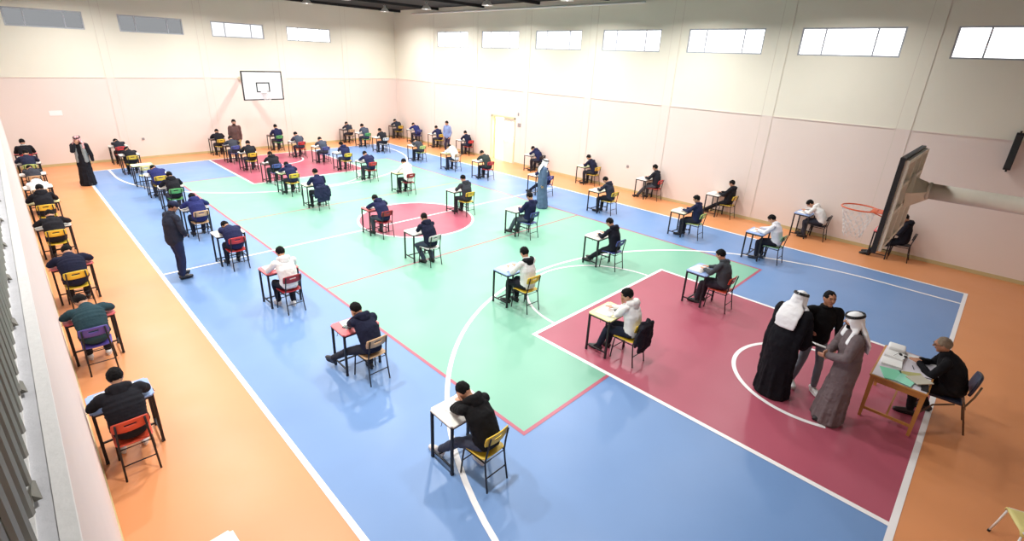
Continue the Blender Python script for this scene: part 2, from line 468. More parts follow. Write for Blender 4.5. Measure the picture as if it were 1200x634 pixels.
for i, (x, y) in enumerate(LPOS):
    o = lamp_fixture(x, y)
    side = {-6.2: 'nearest the gallery', -1.8: 'left of the middle', 2.4: 'right of the middle', 6.5: 'nearest the windows'}[x]
    rowd = ['nearest', 'second', 'third', 'fourth', 'fifth', 'farthest'][[-8.6, -4.4, -.2, 4.0, 8.2, 11.8].index(y)]
    tag(o, 'white high bay lamp %s, %s cross row from camera' % (side, rowd), 'ceiling lamp', 'high bay lamps under the dark ceiling')
    L = bpy.data.lights.new('bay_light', 'AREA'); L.shape = 'DISK'; L.size = .42
    L.spread = 2.72; L.energy = 184*near[y]*(1.0 if x > -6 else (1.05 if y < 5 else 1)); L.color = (1, .985, .96)
    if y < -8: L.energy *= {-6.2: 1.9, -1.8: .9, 2.4: .55, 6.5: .95}[x]
    lo = bpy.data.objects.new('bay_light', L); COL.objects.link(lo); lo.location = (x, y, 6.89)

w = bpy.data.worlds.new('sky'); scn.world = w; w.use_nodes = True
w.node_tree.nodes['Background'].inputs[0].default_value = (.93, .96, 1, 1)
w.node_tree.nodes['Background'].inputs[1].default_value = 1.6

# ------------------------------------------------------------------ camera
cam = bpy.data.cameras.new('camera'); co = bpy.data.objects.new('camera', cam); COL.objects.link(co)
fw = V((0.6652685536964545, 0.6570087945731946, -0.3546226097079901))
rt = V((0.7125802495033435, -0.7005078254226468, 0.0389637593076845))
up = V((0.22281638063746628, 0.27861843150644644, 0.9341973186348307))
M = Matrix((rt, up, -fw)).transposed().to_4x4(); M.translation = (-8.698, -12.618, 4.8946)
co.matrix_world = M
cam.sensor_fit = 'HORIZONTAL'; cam.sensor_width = 36; cam.lens = 578.37*36/1200
cam.shift_x = 8.25/1200; cam.shift_y = -28.92/1200; cam.clip_start = .02; cam.clip_end = 100
scn.camera = co
scn.view_settings.view_transform = 'Standard'; scn.view_settings.look = 'None'
scn.view_settings.gamma = 1; scn.view_settings.exposure = 0.0; scn.view_settings.use_curve_mapping = False

#@@FURNITURE@@
# ------------------------------------------------------------------ school chair and desk prototypes
def make_chair():
    r = empty('school_chair')
    # seat: moulded ply, curved down at the front, rounded corners
    bm = bmesh.new(); nx, ny = 9, 9; g = []
    for j in range(ny):
        row = []
        v = j/(ny-1); y = -.19 + .39*v
        hw = .185 + .012*v
        hw *= (1 - .10*max(0, (v-.85)/.15)**2 - .14*max(0, (.12-v)/.12)**2)
        for i in range(nx):
            u = i/(nx-1)*2-1
            z = .437 + .010*u*u - .028*max(0, v-.75)**2*16 + .006*(1-v)
            row.append(bm.verts.new((u*hw, y, z)))
        g.append(row)
    for j in range(ny-1):
        for i in range(nx-1): bm.faces.new((g[j][i], g[j][i+1], g[j+1][i+1], g[j+1][i]))
    o = build('seat', bm, PLY0, r); s = o.modifiers.new('t', 'SOLIDIFY'); s.thickness = .014; s.offset = 1
    b = o.modifiers.new('b', 'BEVEL'); b.width = .004; b.segments = 1
    # backrest with a hand slot
    bm = bmesh.new(); nx, nz = 13, 7; g = []
    for j in range(nz):
        row = []; v = j/(nz-1)
        for i in range(nx):
            u = i/(nx-1)*2-1
            hw = .185*(1-.05*(2*v-1)**2)
            z = .655 + .155*v - .012*abs(u)**3*(2*v-1) + .006*(1-u*u)*(v > .5)
            y = -.225 - .03*(v) + .032*u*u
            row.append(bm.verts.new((u*hw, y, z)))
        g.append(row)
    for j in range(nz-1):
        for i in range(nx-1):
            if 4 <= i <= 7 and j in (3,): continue
            bm.faces.new((g[j][i], g[j][i+1], g[j+1][i+1], g[j+1][i]))
    o = build('backrest', bm, PLY0, r); s = o.modifiers.new('t', 'SOLIDIFY'); s.thickness = .014; s.offset = 0
    for s in (-1, 1):
        bm = bmesh.new(); tube(bm, [(s*.172, -.255, 0), (s*.165, -.215, .25), (s*.160, -.195, .42), (s*.150, -.222, .60), (s*.142, -.262, .80)], .0115)
        build('rear_leg', bm, BLACK_MT, r)
        bm = bmesh.new(); tube(bm, [(s*.188, .205, 0), (s*.178, .185, .25), (s*.170, .165, .418)], .0115)
        build('front_leg', bm, BLACK_MT, r)
    bm = bmesh.new()
    pts = [(-.165, -.195, .415), (-.172, .16, .415), (-.15, .175, .415), (.15, .175, .415), (.172, .16, .415), (.165, -.195, .415), (-.165, -.195, .415)]
    tube(bm, pts, .010); build('seat_frame', bm, BLACK_MT, r)
    for y0, zz in ((-.225, .20), (.19, .20)):
        bm = bmesh.new(); tube(bm, [(-.175, y0, zz), (.175, y0, zz)], .008); build('stretcher', bm, BLACK_MT, r)
    return r

def make_desk():
    """desk centre is at the origin, the pupil sits on its -y side"""
    r = empty('school_desk')
    bm = bmesh.new(); box(bm, -.325, .325, -.235, .235, .735, .757)
    bmesh.ops.bevel(bm, geom=[e for e in bm.edges if abs(e.verts[0].co.z-e.verts[1].co.z) > .01], offset=.03, segments=3, affect='EDGES')
    bmesh.ops.bevel(bm, geom=list(bm.edges), offset=.003, segments=1, affect='EDGES')
    build('desk_top', bm, PLY0, r, smooth=False)
    for sx in (-1, 1):
        for sy in (-1, 1):
            bm = bmesh.new(); box(bm, sx*.295-.017, sx*.295+.017, sy*.205-.017, sy*.205+.017, .012, .735); bevel(bm, .003, 1)
            lg = build('leg', bm, DESKLEG, r, smooth=False)
            bm = bmesh.new(); box(bm, sx*.295-.019, sx*.295+.019, sy*.205-.019, sy*.205+.019, 0, .03); bevel(bm, .003, 1)
            build('foot_cap', bm, BLACKP, lg, smooth=False)
    bm = bmesh.new()
    box(bm, -.28, .28, .195, .215, .70, .735); box(bm, -.28, .28, -.215, -.195, .70, .735)
    box(bm, -.305, -.285, -.19, .19, .70, .735); box(bm, .285, .305, -.19, .19, .70, .735)
    build('apron', bm, DESKLEG, r, smooth=False)
    for sx in (-1, 1):
        bm = bmesh.new(); box(bm, sx*.295-.010, sx*.295+.010, -.19, .19, .10, .122); build('stretcher', bm, DESKLEG, r, smooth=False)
    bm = bmesh.new(); box(bm, -.286, .286, .08, .10, .10, .122); build('stretcher', bm, DESKLEG, r, smooth=False)
    for sx in (-1, 1):
        bm = bmesh.new(); tube(bm, [(sx*.325, -.05, .735), (sx*.335, -.05, .715), (sx*.335, -.05, .690), (sx*.350, -.05, .685)], .004, 6)
        build('bag_hook', bm, DESKLEG, r)
    return r
PLY0 = plastic((200, 170, 70))
CHAIR = make_chair(); DESK = make_desk(); index_kids()
CH_USED = []; DK_USED = []
def place(proto, used, loc, rz, swap):
    if not used:
        used.append(1); o = proto; o.location = loc; o.rotation_euler = (0,0,rz)
        o = proto
        for ch in KIDS[o.name]:
            nm = ch.name.split('.')[0]
            if nm in swap: ch.material_slots[0].link = 'OBJECT'; ch.material_slots[0].material = swap[nm]
        return o
    return copy_thing(proto, loc, rz, swap)

# ------------------------------------------------------------------ people
def ik(a, t, l1, l2, hint):
    a = V(a); t = V(t); d = t-a; L = d.length; mx = (l1+l2)*.995
    if L > mx: d = d*(mx/L); t = a+d; L = mx
    L = max(L, abs(l1-l2)+.02)
    u = d.normalized(); x = (l1*l1-l2*l2+L*L)/(2*L); h = math.sqrt(max(0, l1*l1-x*x))
    hv = V(hint); hv = hv - hv.dot(u)*u
    if hv.length < 1e-4: hv = V((0,0,1)) - u.z*u
    hv.normalize()
    return a+u*x+hv*h, t

def rot(pitch, yaw=0, roll=0):
    return Matrix.Rotation(yaw, 3, 'Z') @ Matrix.Rotation(-pitch, 3, 'X') @ Matrix.Rotation(roll, 3, 'Y')

def person(name_label, cat_group, loc, rz, P):
    """one figure from joint targets in its own frame (+y forward, origin on the floor)"""
    sit = P.get('sit', True); s = P.get('scale', 1.0); near = P.get('near', False)
    vox = .0085 if near == 2 else (.011 if near else .015)
    hip = V(P.get('hip', (0, -.06, .574) if sit else (0, 0, .945*P.get('scale', 1.0))))
    lean = math.radians(P.get('lean', 25)); bend = P.get('bend', 1.35); side = math.radians(P.get('side', 0)); tw = math.radians(P.get('twist', 0))
    def dirv(a, k=1.): return V((math.sin(side)*k, math.sin(a)*math.cos(side), math.cos(a)*math.cos(side)))
    waist = hip + .13*s*dirv(lean*.5, .7); chest = waist + .17*s*dirv(lean); d2 = dirv(lean*bend); nb = chest + .22*s*d2
    X = Matrix.Rotation(tw, 3, 'Z') @ V((1,0,0))
    fwd = d2.cross(X)*-1
    if fwd.y < 0: fwd = -fwd
    hp = math.radians(P.get('hp', 40)); hy = math.radians(P.get('hy', 0)); hr = math.radians(P.get('hr', 0))
    HR = rot(hp, hy+tw*.5, hr); hup = HR @ V((0,0,1)); hf = HR @ V((0,1,0)); hx = HR @ V((1,0,0))
    nd = (d2*.6 + hup*.6 + hf*.15).normalized()
    nt = nb + nd*.075*s; H = nt + hup*.075*s + hf*.022*s
    sw = .182*s*P.get('broad', 1)
    SH = {k: nb - d2*.055*s + X*(k*sw) + fwd*.008 for k in (-1, 1)}
    def tgt(k):
        t = P.get('handL' if k < 0 else 'handR')
        if isinstance(t, str):
            if t == 'cheek': return H + hx*(k*.085) - hup*.10 + hf*.035, (hup*.8 + hf*.1 - hx*k*.1), V((k*.25, .55, -1))
            if t == 'brow': return H + hx*(k*.070) + hf*.115 - hup*.06, (hup*.9 - hx*k*.35 + hf*.05), V((k*.5, .3, -1))
            if t == 'chin': return H + hf*.10 - hup*.17 + hx*k*.03, (hup*.7 - hx*k*.3 + hf*.1), V((k*.35, .3, -1))
            if t == 'mouth': return H + hf*.13 - hup*.13 + hx*k*.06, (hup*.7 - hx*k*.5), V((k*.6, 0, -1))
        return V(t), None, V(P.get('elbowL' if k < 0 else 'elbowR', (k*.62, -.25, -.72)))
    UA, FA = .285*s, .25*s
    arms = {}
    for k in (-1, 1):
        t, hd, hint = tgt(k)
        el, wr = ik(SH[k], t, UA, FA, hint)
        if sit and P.get('desk', True) and .10 < el.y < .8 and .62 < el.z < .835: el.z = .835
        fd = (wr-el).normalized()
        if hd is None:
            q = P.get('hdL' if k < 0 else 'hdR')
            hd = V(q) if q else V((fd.x*.5 - k*.15, fd.y, 0 if wr.z < .85 and sit else fd.z*.8))
        hd = hd.normalized()
        nrm = P.get('palmL' if k < 0 else 'palmR')
        nrm = V(nrm) if nrm else ((H-wr).normalized() if isinstance(P.get('handL' if k < 0 else 'handR'), str) else V((0,0,-1)) if sit else V((-k, .2, 0)))
        nrm = (nrm - nrm.dot(hd)*hd).normalized()
        arms[k] = (SH[k], el, wr, hd, nrm)
    HJ = {k: hip + V((k*.085*s, 0, -.0)) for k in (-1, 1)}
    TH, SHN = .43*s, .42*s
    legs = {}
    for k in (-1, 1):
        f = V(P.get('footL' if k < 0 else 'footR', (k*.12, .36, .085) if sit else (k*.11, .02, .085)))
        kh = V(P.get('kneeL' if k < 0 else 'kneeR', (k*.12, .6, 1) if sit else (k*.05, 1, .1)))
        kn, an = ik(HJ[k], f, TH, SHN, kh)
        fdn = P.get('toeL' if k < 0 else 'toeR'); fdn = V(fdn).normalized() if fdn else V((k*.15, 1, 0)).normalized()
        legs[k] = (HJ[k], kn, an, fdn)
    root = empty('person', loc, rz)
    tag(root, name_label, 'person', cat_group)
    sk = P.get('skin', SKIN)
    # ---- body: one continuous skin surface
    bm = bmesh.new()
    loft(bm, [hip, waist, chest, nb-d2*.05*s], [(.125*s,.09*s), (.115*s,.08*s), (.135*s,.09*s), (.13*s,.06*s)], side=X)
    loft(bm, [nb-d2*.04*s, nb+nd*.03, nt+hup*.02], [.060*s, .052*s, .050*s], n=10)
    blob(bm, H, (.077*s, .095*s, .107*s), HR)
    loft(bm, [H-hup*.03*s+hf*.02*s, H-hup*.088*s+hf*.050*s], [(.062*s,.05*s), (.034*s,.030*s)], side=hx, n=12)      # jaw
    loft(bm, [H+hup*.018*s+hf*.088*s, H-hup*.018*s+hf*.106*s], [.008*s, .014*s], n=8)                              # nose
    loft(bm, [H+hup*.032*s+hf*.080*s-hx*.035*s, H+hup*.036*s+hf*.088*s, H+hup*.032*s+hf*.080*s+hx*.035*s], [.010*s]*3, n=8)
    for k in (-1, 1):
        blob(bm, H+hx*(k*.077*s)-hf*.008*s-hup*.008*s, (.010*s, .020*s, .032*s), HR, 10, 8)                          # ears
        a, el, wr, hd, nr = arms[k]
        loft(bm, [nb-d2*.06*s, a], [.05*s, .05*s], n=10)
        loft(bm, [a, el], [.046*s, .040*s], n=10); loft(bm, [el, (el+wr)/2, wr], [.038*s, .036*s, .027*s], n=10)
        sd = hd.cross(nr)                                                                                          # across the palm
        if sd.dot(X)*k > 0: sd = -sd                                                                               # thumb side points inwards
        palm_side = nr
        loft(bm, [wr, wr+hd*.035*s, wr+hd*.085*s], [(.024*s,.018*s), (.038*s,.016*s), (.041*s,.013*s)], side=sd, n=12)
        curl = P.get('curl', .12 if (sit and abs(wr.z-.825) < .03) else .5)
        for q, (off, ln) in enumerate(((.030, .072), (.010, .082), (-.011, .076), (-.031, .060))):
            p0 = wr+hd*.075*s+sd*off*s; d = hd; pts = [p0]
            for seg in range(3):
                a_ = curl*(.35+.3*seg)
                d = (hd*math.cos(a_)+palm_side*math.sin(a_)).normalized()
                pts.append(pts[-1]+d*(ln*s*(.42, .32, .26)[seg]))
            loft(bm, pts, [.0098*s, .0092*s, .0086*s, .0076*s], side=sd, n=8)
        p0 = wr+hd*.025*s+sd*.028*s
        loft(bm, [p0, p0+(hd*.6+sd*.8).normalized()*.038*s, p0+(hd*.6+sd*.8).normalized()*.038*s+(hd+sd*.2+palm_side*.3).normalized()*.032*s], [.014*s, .012*s, .0095*s], side=nr, n=8)
        h, kn, an, fd = legs[k]
        loft(bm, [h, kn], [.062*s, .046*s], n=10); loft(bm, [kn, an], [.042*s, .030*s], n=10)
        loft(bm, [an, an+fd*.10*s-V((0,0,.045*s))], [.030*s, .024*s], n=10)
    organic(build('body', bm, sk, root), vox, smooth=1)
    # ---- eyes, mouth
    if near:
        for k in (-1, 1):
            bm = bmesh.new(); blob(bm, H+hx*(k*.031*s)+hup*.014*s+hf*.083*s, (.012*s, .008*s, .007*s), HR, 8, 6); build('eye', bm, EYE, root)
            bm = bmesh.new(); loft(bm, [H+hx*(k*.014*s)+hup*.034*s+hf*.094*s, H+hx*(k*.045*s)+hup*.036*s+hf*.082*s], [.0045*s]*2, n=6); build('eyebrow', bm, P.get('hairm', HAIR), root)
        bm = bmesh.new(); loft(bm, [H-hx*.022*s-hup*.050*s+hf*.082*s, H-hup*.052*s+hf*.088*s, H+hx*.022*s-hup*.050*s+hf*.082*s], [.006*s]*3, n=6); build('lips', bm, LIP, root)
    # ---- hair
    hm = P.get('hairm', HAIR); hv = P.get('hair', 1.0)
    if hv and not P.get('ghutra'):
        bm = bmesh.new()
        blob(bm, H + hup*.024*s - hf*.016*s, (.087*s*hv, .100*s*hv, .103*s*hv), HR)
        if hv >= .98: blob(bm, H + hup*.068*s + hf*.030*s, (.060*s, .056*s, .042*s*hv), HR)
        organic(build('hair', bm, hm, root), .012, .016, CURL, 1)
    if P.get('beard'):
        bm = bmesh.new()
        loft(bm, [H-hup*.058*s+hf*.030*s, H-hup*.098*s+hf*.052*s], [(.064*s,.050*s), (.034*s,.032*s)], side=hx, n=12)
        loft(bm, [H-hx*.026*s-hup*.044*s+hf*.086*s, H-hup*.036*s+hf*.094*s, H+hx*.026*s-hup*.044*s+hf*.086*s], [.009*s]*3, n=8)
        organic(build('beard', bm, hm, root), .010, .006, CURL, 1)
    if P.get('glasses'):
        bm = bmesh.new()
        for k in (-1, 1):
            c = H+hx*(k*.033*s)+hup*.014*s+hf*.100*s
            tube(bm, [c+hx*.024*math.cos(a)+hup*.018*math.sin(a) for a in [2*PI*i/12 for i in range(13)]], .0028, 6)
            tube(bm, [c+hx*(k*.024), H+hx*(k*.080*s)+hup*.012*s], .0028, 6)
        build('glasses', bm, BLACKP, root)
    # ---- clothes
    st = P.get('style', 'hoodie'); tc = P.get('top', (30, 32, 48)); tm = cloth(tc); puffy = st == 'puffer'
    robe = st in ('thobe', 'bisht')
    bm = bmesh.new()
    g = 1.06 if puffy else 1.0
    bot = hip - (V((0, 0, -.03)) if sit else V((0, 0, .02)))*s
    if st in ('blazer', 'coat') and not sit: bot = hip - V((0,0,.05))*s
    W_ = P.get('girth', 1.22 if P.get('style') == 'puffer' else 1.12)
    pts = [bot, hip+(waist-hip)*.5, waist, (waist+chest)/2, chest, chest+(nb-chest)*.55, nb-d2*.012*s]
    rad = [(.172,.125), (.170,.122), (.165,.118), (.172,.122), (.182,.125), (.165,.105), (.085,.070)]
    rad = [(a*s*g*(W_*.5+.5), b*s*g*W_) for a, b in rad]
    if puffy:
        P2, R2 = [], []
        for i in range(len(pts)-1):
            for q in range(4):
                t_ = q/4; P2.append(pts[i].lerp(pts[i+1], t_))
                k_ = 1.06 if q % 2 else .94
                R2.append(((rad[i][0]*(1-t_)+rad[i+1][0]*t_)*k_, (rad[i][1]*(1-t_)+rad[i+1][1]*t_)*k_))
        P2.append(pts[-1]); R2.append(rad[-1]); pts, rad = P2, R2
    loft(bm, pts, rad, side=X, n=20)
    for k in (-1, 1):
        a, el, wr, hd, nr = arms[k]
        r0, r1, r2 = [v*s*(1.15 if puffy else 1.0)*(1.25 if robe else 1) for v in (.066, .054, .040)]
        loft(bm, [nb-d2*.055*s+X*(k*.07*s), a], [(.055*s,.055*s), (.064*s,.066*s)], side=fwd, n=12)
        if puffy:
            pp = [a.lerp(el, i/6) for i in range(7)]; loft(bm, pp, [(r0+(r1-r0)*i/6)*(1.09 if i % 2 else .93) for i in range(7)], n=12)
            pp = [el.lerp(wr, i/6) for i in range(7)]; loft(bm, pp, [(r1+(r2-r1)*i/6)*(1.09 if i % 2 else .93) for i in range(7)], n=12)
        else:
            loft(bm, [a, a.lerp(el,.5), el], [r0, r0*.92, r1], n=12); loft(bm, [el, el.lerp(wr,.55), wr+hd*.0], [r1, r1*.92, r2], n=12)
        if sit is True and st in ('hoodie','shirt','puffer','coat','blazer'):
            # hem bunching on the lap
            loft(bm, [hip+V((k*.07,-.02,-.005)), hip+V((k*.08,.07,.01))*s], [.095*s, .082*s], n=12)
    names = dict(hoodie='hooded_top', puffer='padded_jacket', blazer='blazer', shirt='shirt', coat='jacket', thobe='thobe', bisht='cloak', sweater='sweater')
    if robe:
        an = (legs[-1][2]+legs[1][2])/2
        base = V((an.x, an.y+.03, .035)); mid = hip.lerp(base, .5)
        wd = 1.15 if st == 'bisht' else 1.0
        loft(bm, [waist, hip-V((0,0,.02)), mid, base+V((0,0,.10)), base], [(.19*s*wd,.14*s*wd), (.195*s*wd,.155*s*wd), (.20*s*wd,.165*s*wd), (.225*s*wd,.19*s*wd), (.228*s*wd,.195*s*wd)], side=X, n=24)
        # hanging folds
        for i in range(10):
            a_ = 2*PI*i/10; c_, s_ = math.cos(a_), math.sin(a_)
            loft(bm, [hip+X*(c_*.165*s*wd)+V((0, s_*.12*s*wd, -.05)), mid+V((c_*.18*s*wd, s_*.15*s*wd, 0)), base+V((c_*.215*s*wd, s_*.185*s*wd, .02))], [.022, .030, .036], n=8)
        if st == 'bisht':      # wide sleeves hanging from the arms
            for k in (-1, 1):
                a, el, wr, hd, nr = arms[k]
                loft(bm, [a-V((0,0,.04)), el-V((0,0,.16)), (el+wr)/2-V((0,0,.20))], [.075, .095, .07], side=fwd, n=12)
                loft(bm, [a+V((0,-.03,0)), hip+X*(k*.20)+V((0,-.04,0)), base+X*(k*.20)], [.07, .07, .07], n=12)
        if sit: pass
    cl = organic(build(names[st], bm, tm, root), vox*1.05, .030 if not puffy else .012, CLOUD, 2)
    def hood(m, nm='hood'):
        bm = bmesh.new()
        c = nb - fwd*.070*s + d2*.010*s
        loft(bm, [c - X*.105*s + fwd*.05*s, c - X*.075*s - fwd*.012*s, c - fwd*.035*s - d2*.012*s, c + X*.075*s - fwd*.012*s, c + X*.105*s + fwd*.05*s], [(.045*s,.036*s), (.050*s,.042*s), (.060*s,.046*s), (.050*s,.042*s), (.045*s,.036*s)], side=d2, n=12)
        blob(bm, c - d2*.055*s - fwd*.022*s, (.095*s, .042*s, .075*s), Matrix((X, fwd, d2)).transposed(), 14, 10)
        for k in (-1, 1): loft(bm, [nb+X*k*.085*s-d2*.01*s, nb+X*k*.055*s+fwd*.085*s-d2*.05*s], [.034*s, .024*s], n=10)
        organic(build(nm, bm, m, root), vox*1.05, .02, CLOUD, 1)
    if P.get('hood', st == 'hoodie'): hood(tm if not P.get('hoodc') else cloth(P['hoodc']))
    else:
        bm = bmesh.new(); N = 16
        ring = [nb + X*(.066*s*math.cos(2*PI*i/N)) + fwd*(.062*s*math.sin(2*PI*i/N)+.004) + d2*(.022*s) for i in range(N+1)]
        loft(bm, ring, [(.016*s,.024*s)]*(N+1), side=d2, n=8)
        organic(build('collar', bm, cloth(P['collarc']) if P.get('collarc') else tm, root), .011, 0, None, 1)
    if P.get('inner'):        # shirt seen in the open front
        bm = bmesh.new()
        loft(bm, [waist+fwd*.075*s, chest+fwd*.085*s, nb-d2*.05*s+fwd*.055*s], [(.035*s,.06*s), (.050*s,.055*s), (.038*s,.035*s)], side=X, n=12)
        organic(build('shirt_front', bm, cloth(P['inner']), root), .012, .004, CLOUD, 1)
    if P.get('vest'):
        bm = bmesh.new(); vm = cloth(P['vest'])
        for k in (-1, 1):
            loft(bm, [hip+X*(k*.105)-V((0,0,.10)), waist+X*(k*.10), chest+X*(k*.105), nb-d2*.06+X*(k*.085)], [(.092,.150), (.088,.142), (.094,.148), (.070,.105)], side=X, n=16)
        loft(bm, [hip-fwd*.06-V((0,0,.08)), chest-fwd*.06, nb-d2*.05-fwd*.03], [(.15,.095), (.15,.092), (.10,.07)], side=X, n=16)
        organic(build('vest', bm, vm, root), .012, .01, CLOUD, 2)
    # trousers
    bc = P.get('bottom', (34, 34, 42)); pm = cloth(bc)
    if not robe or P.get('legs'):
        bm = bmesh.new()
        loft(bm, [hip+V((0,-.01,.05)), hip-V((0,0,.0 if sit else .045))], [(.155*s,.118*s), (.150*s,.096*s if sit else .115*s)], side=(1,0,0), n=16)
        slim = P.get('slim', 1.0)
        for k in (-1, 1):
            h, kn, an, fd = legs[k]
            loft(bm, [h+V((0,0,-.01)), h.lerp(kn,.5), kn], [.094*s*slim, .084*s*slim, .066*s*slim], n=14)
            loft(bm, [kn, kn.lerp(an,.35), kn.lerp(an,.92)], [.066*s*slim, .064*s*slim, .053*s*slim], n=14)
        organic(build('trousers', bm, pm, root), vox*1.05, .018, CLOUD, 2)
    # shoes
    sc = P.get('shoe', (36, 34, 36)); sm = plastic(sc); so = WHITEP if P.get('whitesole') or sum(sc) > 500 else BLACKP
    for k in (-1, 1):
        h, kn, an, fd = legs[k]
        g0 = V((an.x, an.y, max(0, an.z-.085))) 
        sd = fd.cross(V((0,0,1)))
        bm = bmesh.new()
        loft(bm, [g0-fd*.045*s+V((0,0,.055)), g0+fd*.03*s+V((0,0,.058)), g0+fd*.11*s+V((0,0,.045)), g0+fd*.175*s+V((0,0,.036))], [(.036*s,.040), (.042*s,.044), (.046*s,.032), (.038*s,.024)], side=sd, n=12)
        loft(bm, [g0+V((0,0,.05)), g0+V((0,0,.095))], [.043*s, .040*s], n=12)
        sh = organic(build('shoe', bm, sm, root), .009, 0, None, 1)
        bm = bmesh.new(); N = 18; lo = []; hi = []
        for i in range(N):
            a_ = 2*PI*i/N; q = math.sin(a_); c_ = math.cos(a_)
            p = g0 + fd*(.065+.130*c_)*s + sd*((.043-.006*(c_ < 0)+.004*(c_ > 0))*q)*s
            lo.append(bm.verts.new(p+V((0,0,.0)))); hi.append(bm.verts.new(p+V((0,0,.022))))
        bm.faces.new(lo[::-1]); bm.faces.new(hi)
        for i in range(N): bm.faces.new((lo[i], lo[(i+1)%N], hi[(i+1)%N], hi[i]))
        build('sole', bm, so, sh, smooth=False)
    # head wear
    if P.get('cap'):
        cm = cloth(P['cap']); bm = bmesh.new()
        blob(bm, H+hup*.045*s-hf*.006*s, (.094*s, .108*s, .080*s), HR)
        loft(bm, [H+hup*.040*s+hf*.085*s, H+hup*.030*s+hf*.165*s], [(.072*s,.010), (.055*s,.008)], side=hx, n=14)
        organic(build('cap', bm, cm, root), .009, 0, None, 1)
    if P.get('ghutra'):
        gm = P['ghutra']; bm = bmesh.new(); f2 = V((hf.x, hf.y, 0)).normalized(); 
        blob(bm, H+hup*.030*s-hf*.014*s, (.096*s, .112*s, .098*s), HR)
        bk = P.get('drape', .30)
        for k in (-1, 1):
            loft(bm, [H+hup*.045*s+hx*(k*.072*s)+hf*.02*s, H-hup*.07*s+hx*(k*.092*s)-hf*.005, nb+X*(k*.125*s)+fwd*.03*s+d2*.035, nb+X*(k*.13*s)+fwd*(.105*s if not P.get('flungback') else -.05)-d2*.14*s], [(.022,.060), (.022,.065), (.045,.035), (.055,.022)], side=hx, n=14)
        loft(bm, [H+hup*.03*s-hf*.07*s, H-hup*.08*s-hf*.095*s, nb-fwd*.085*s+d2*.02*s, nb-fwd*.155*s-d2*bk*.5*s, nb-fwd*.150*s-d2*bk*s], [(.080,.035), (.105,.035), (.155,.045), (.165,.030), (.150,.018)], side=X, n=18)
        blob(bm, H-hf*.045*s-hup*.045*s, (.095*s, .085*s, .10*s), HR)
        gh = organic(build('head_scarf', bm, gm, root), .011, .020, CLOUD, 1)
        bm = bmesh.new(); N = 22
        for q in (0, 1):
            c = H+hup*(.070+.020*q)*s-hf*(.012)*s; ra = (.096-.004*q)*s; rb = (.112-.005*q)*s
            loft(bm, [c+hx*(ra*math.cos(2*PI*i/N))+hf*(rb*math.sin(2*PI*i/N))+hup*(-.010*math.sin(2*PI*i/N)) for i in range(N+1)], [.0105]*(N+1), n=8)
        build('head_cord', bm, BLACKP, root)
    return root, dict(H=H, nb=nb, arms=arms, hip=hip)

# poses of the pupils
POSES = {
 'write':  dict(lean=27, hp=42, handR=(.10,.44,.825), handL=(-.15,.40,.825)),
 'write2': dict(lean=32, hp=48, hy=12, handR=(.12,.47,.825), handL=(-.10,.42,.825), footL=(-.12,.30,.085), footR=(.12,.42,.085)),
 'left':   dict(lean=30, hp=38, hy=14, hr=-6, handL='cheek', handR=(.10,.44,.825)),
 'right':  dict(lean=28, hp=40, hy=-12, hr=6, handR='cheek', handL=(-.08,.44,.825)),
 'brow':   dict(lean=33, hp=52, handL='brow', handR='brow'),
 'down':   dict(lean=47, hp=72, hy=15, handR=(-.05,.50,.825), handL=(.04,.56,.825)),
 'slump':  dict(lean=52, hp=82, hy=-20, handR=(-.06,.56,.825), handL=(.05,.60,.825)),
 'up':     dict(lean=8, hp=34, handR=(.12,.36,.825), handL=(-.12,.36,.825)),
 'back':   dict(lean=-6, hp=34, handR=(.10,.30,.825), handL=(-.10,.30,.825), footL=(-.10,.60,.085), footR=(.08,.52,.085), hip=(0,-.02,.574)),
 'deep':   dict(lean=38, hp=60, handR=(.14,.46,.825), handL=(-.14,.44,.825)),
}
NAVY=(34,38,72); DNAVY=(28,31,52); BLK=(30,30,36); WHT=(232,232,230); SLATE=(66,72,86); GREY=(58,60,68); BLUE=(40,46,100)
YEL=(226,190,60); TAN=(206,168,128); RED=(196,52,52); CHERRY=(150,36,44); ORED=(204,74,48); LIME=(186,206,120); BLU=(70,82,150); WCH=(214,214,210); PUR=(84,70,150); GRN=(90,170,96); BLKC=(38,36,44); PALEY=(224,216,150); MGR=(120,170,120)
DWH=(236,232,224); DPK=(226,108,112); DBL=(150,176,222); DYE=(238,230,168); DLM=(220,232,180); DCR=(240,234,204); DDK=(110,82,76)
cname = {YEL:'yellow', TAN:'tan', RED:'red', CHERRY:'dark red', ORED:'orange red', LIME:'lime', BLU:'blue', WCH:'white', PUR:'purple', GRN:'green', BLKC:'black', PALEY:'pale yellow', MGR:'muted green',
         NAVY:'navy', DNAVY:'dark navy', BLK:'black', WHT:'white', SLATE:'slate grey', GREY:'charcoal', BLUE:'blue'}
dname = {DWH:'white', DPK:'pink', DBL:'light blue', DYE:'yellow', DLM:'lime white', DCR:'cream', DDK:'brown'}
TEAL=(42,66,74); cname[TEAL] = 'teal padded'; CAMO=(50,58,56); cname[CAMO] = 'dark green'; JACK=(40,44,66); cname[JACK] = 'dark blue'
ROW = {'L':'wall row by the gallery', 'c2':'second row from gallery wall', 'c3':'third row from gallery wall', 'c4':'fourth row from gallery wall', 'c5':'fifth row from gallery wall', 'c7':'row along the windowed wall'}
ORD = ['nearest', 'second', 'third', 'fourth', 'fifth', 'sixth', 'seventh', 'eighth', 'ninth', 'farthest']
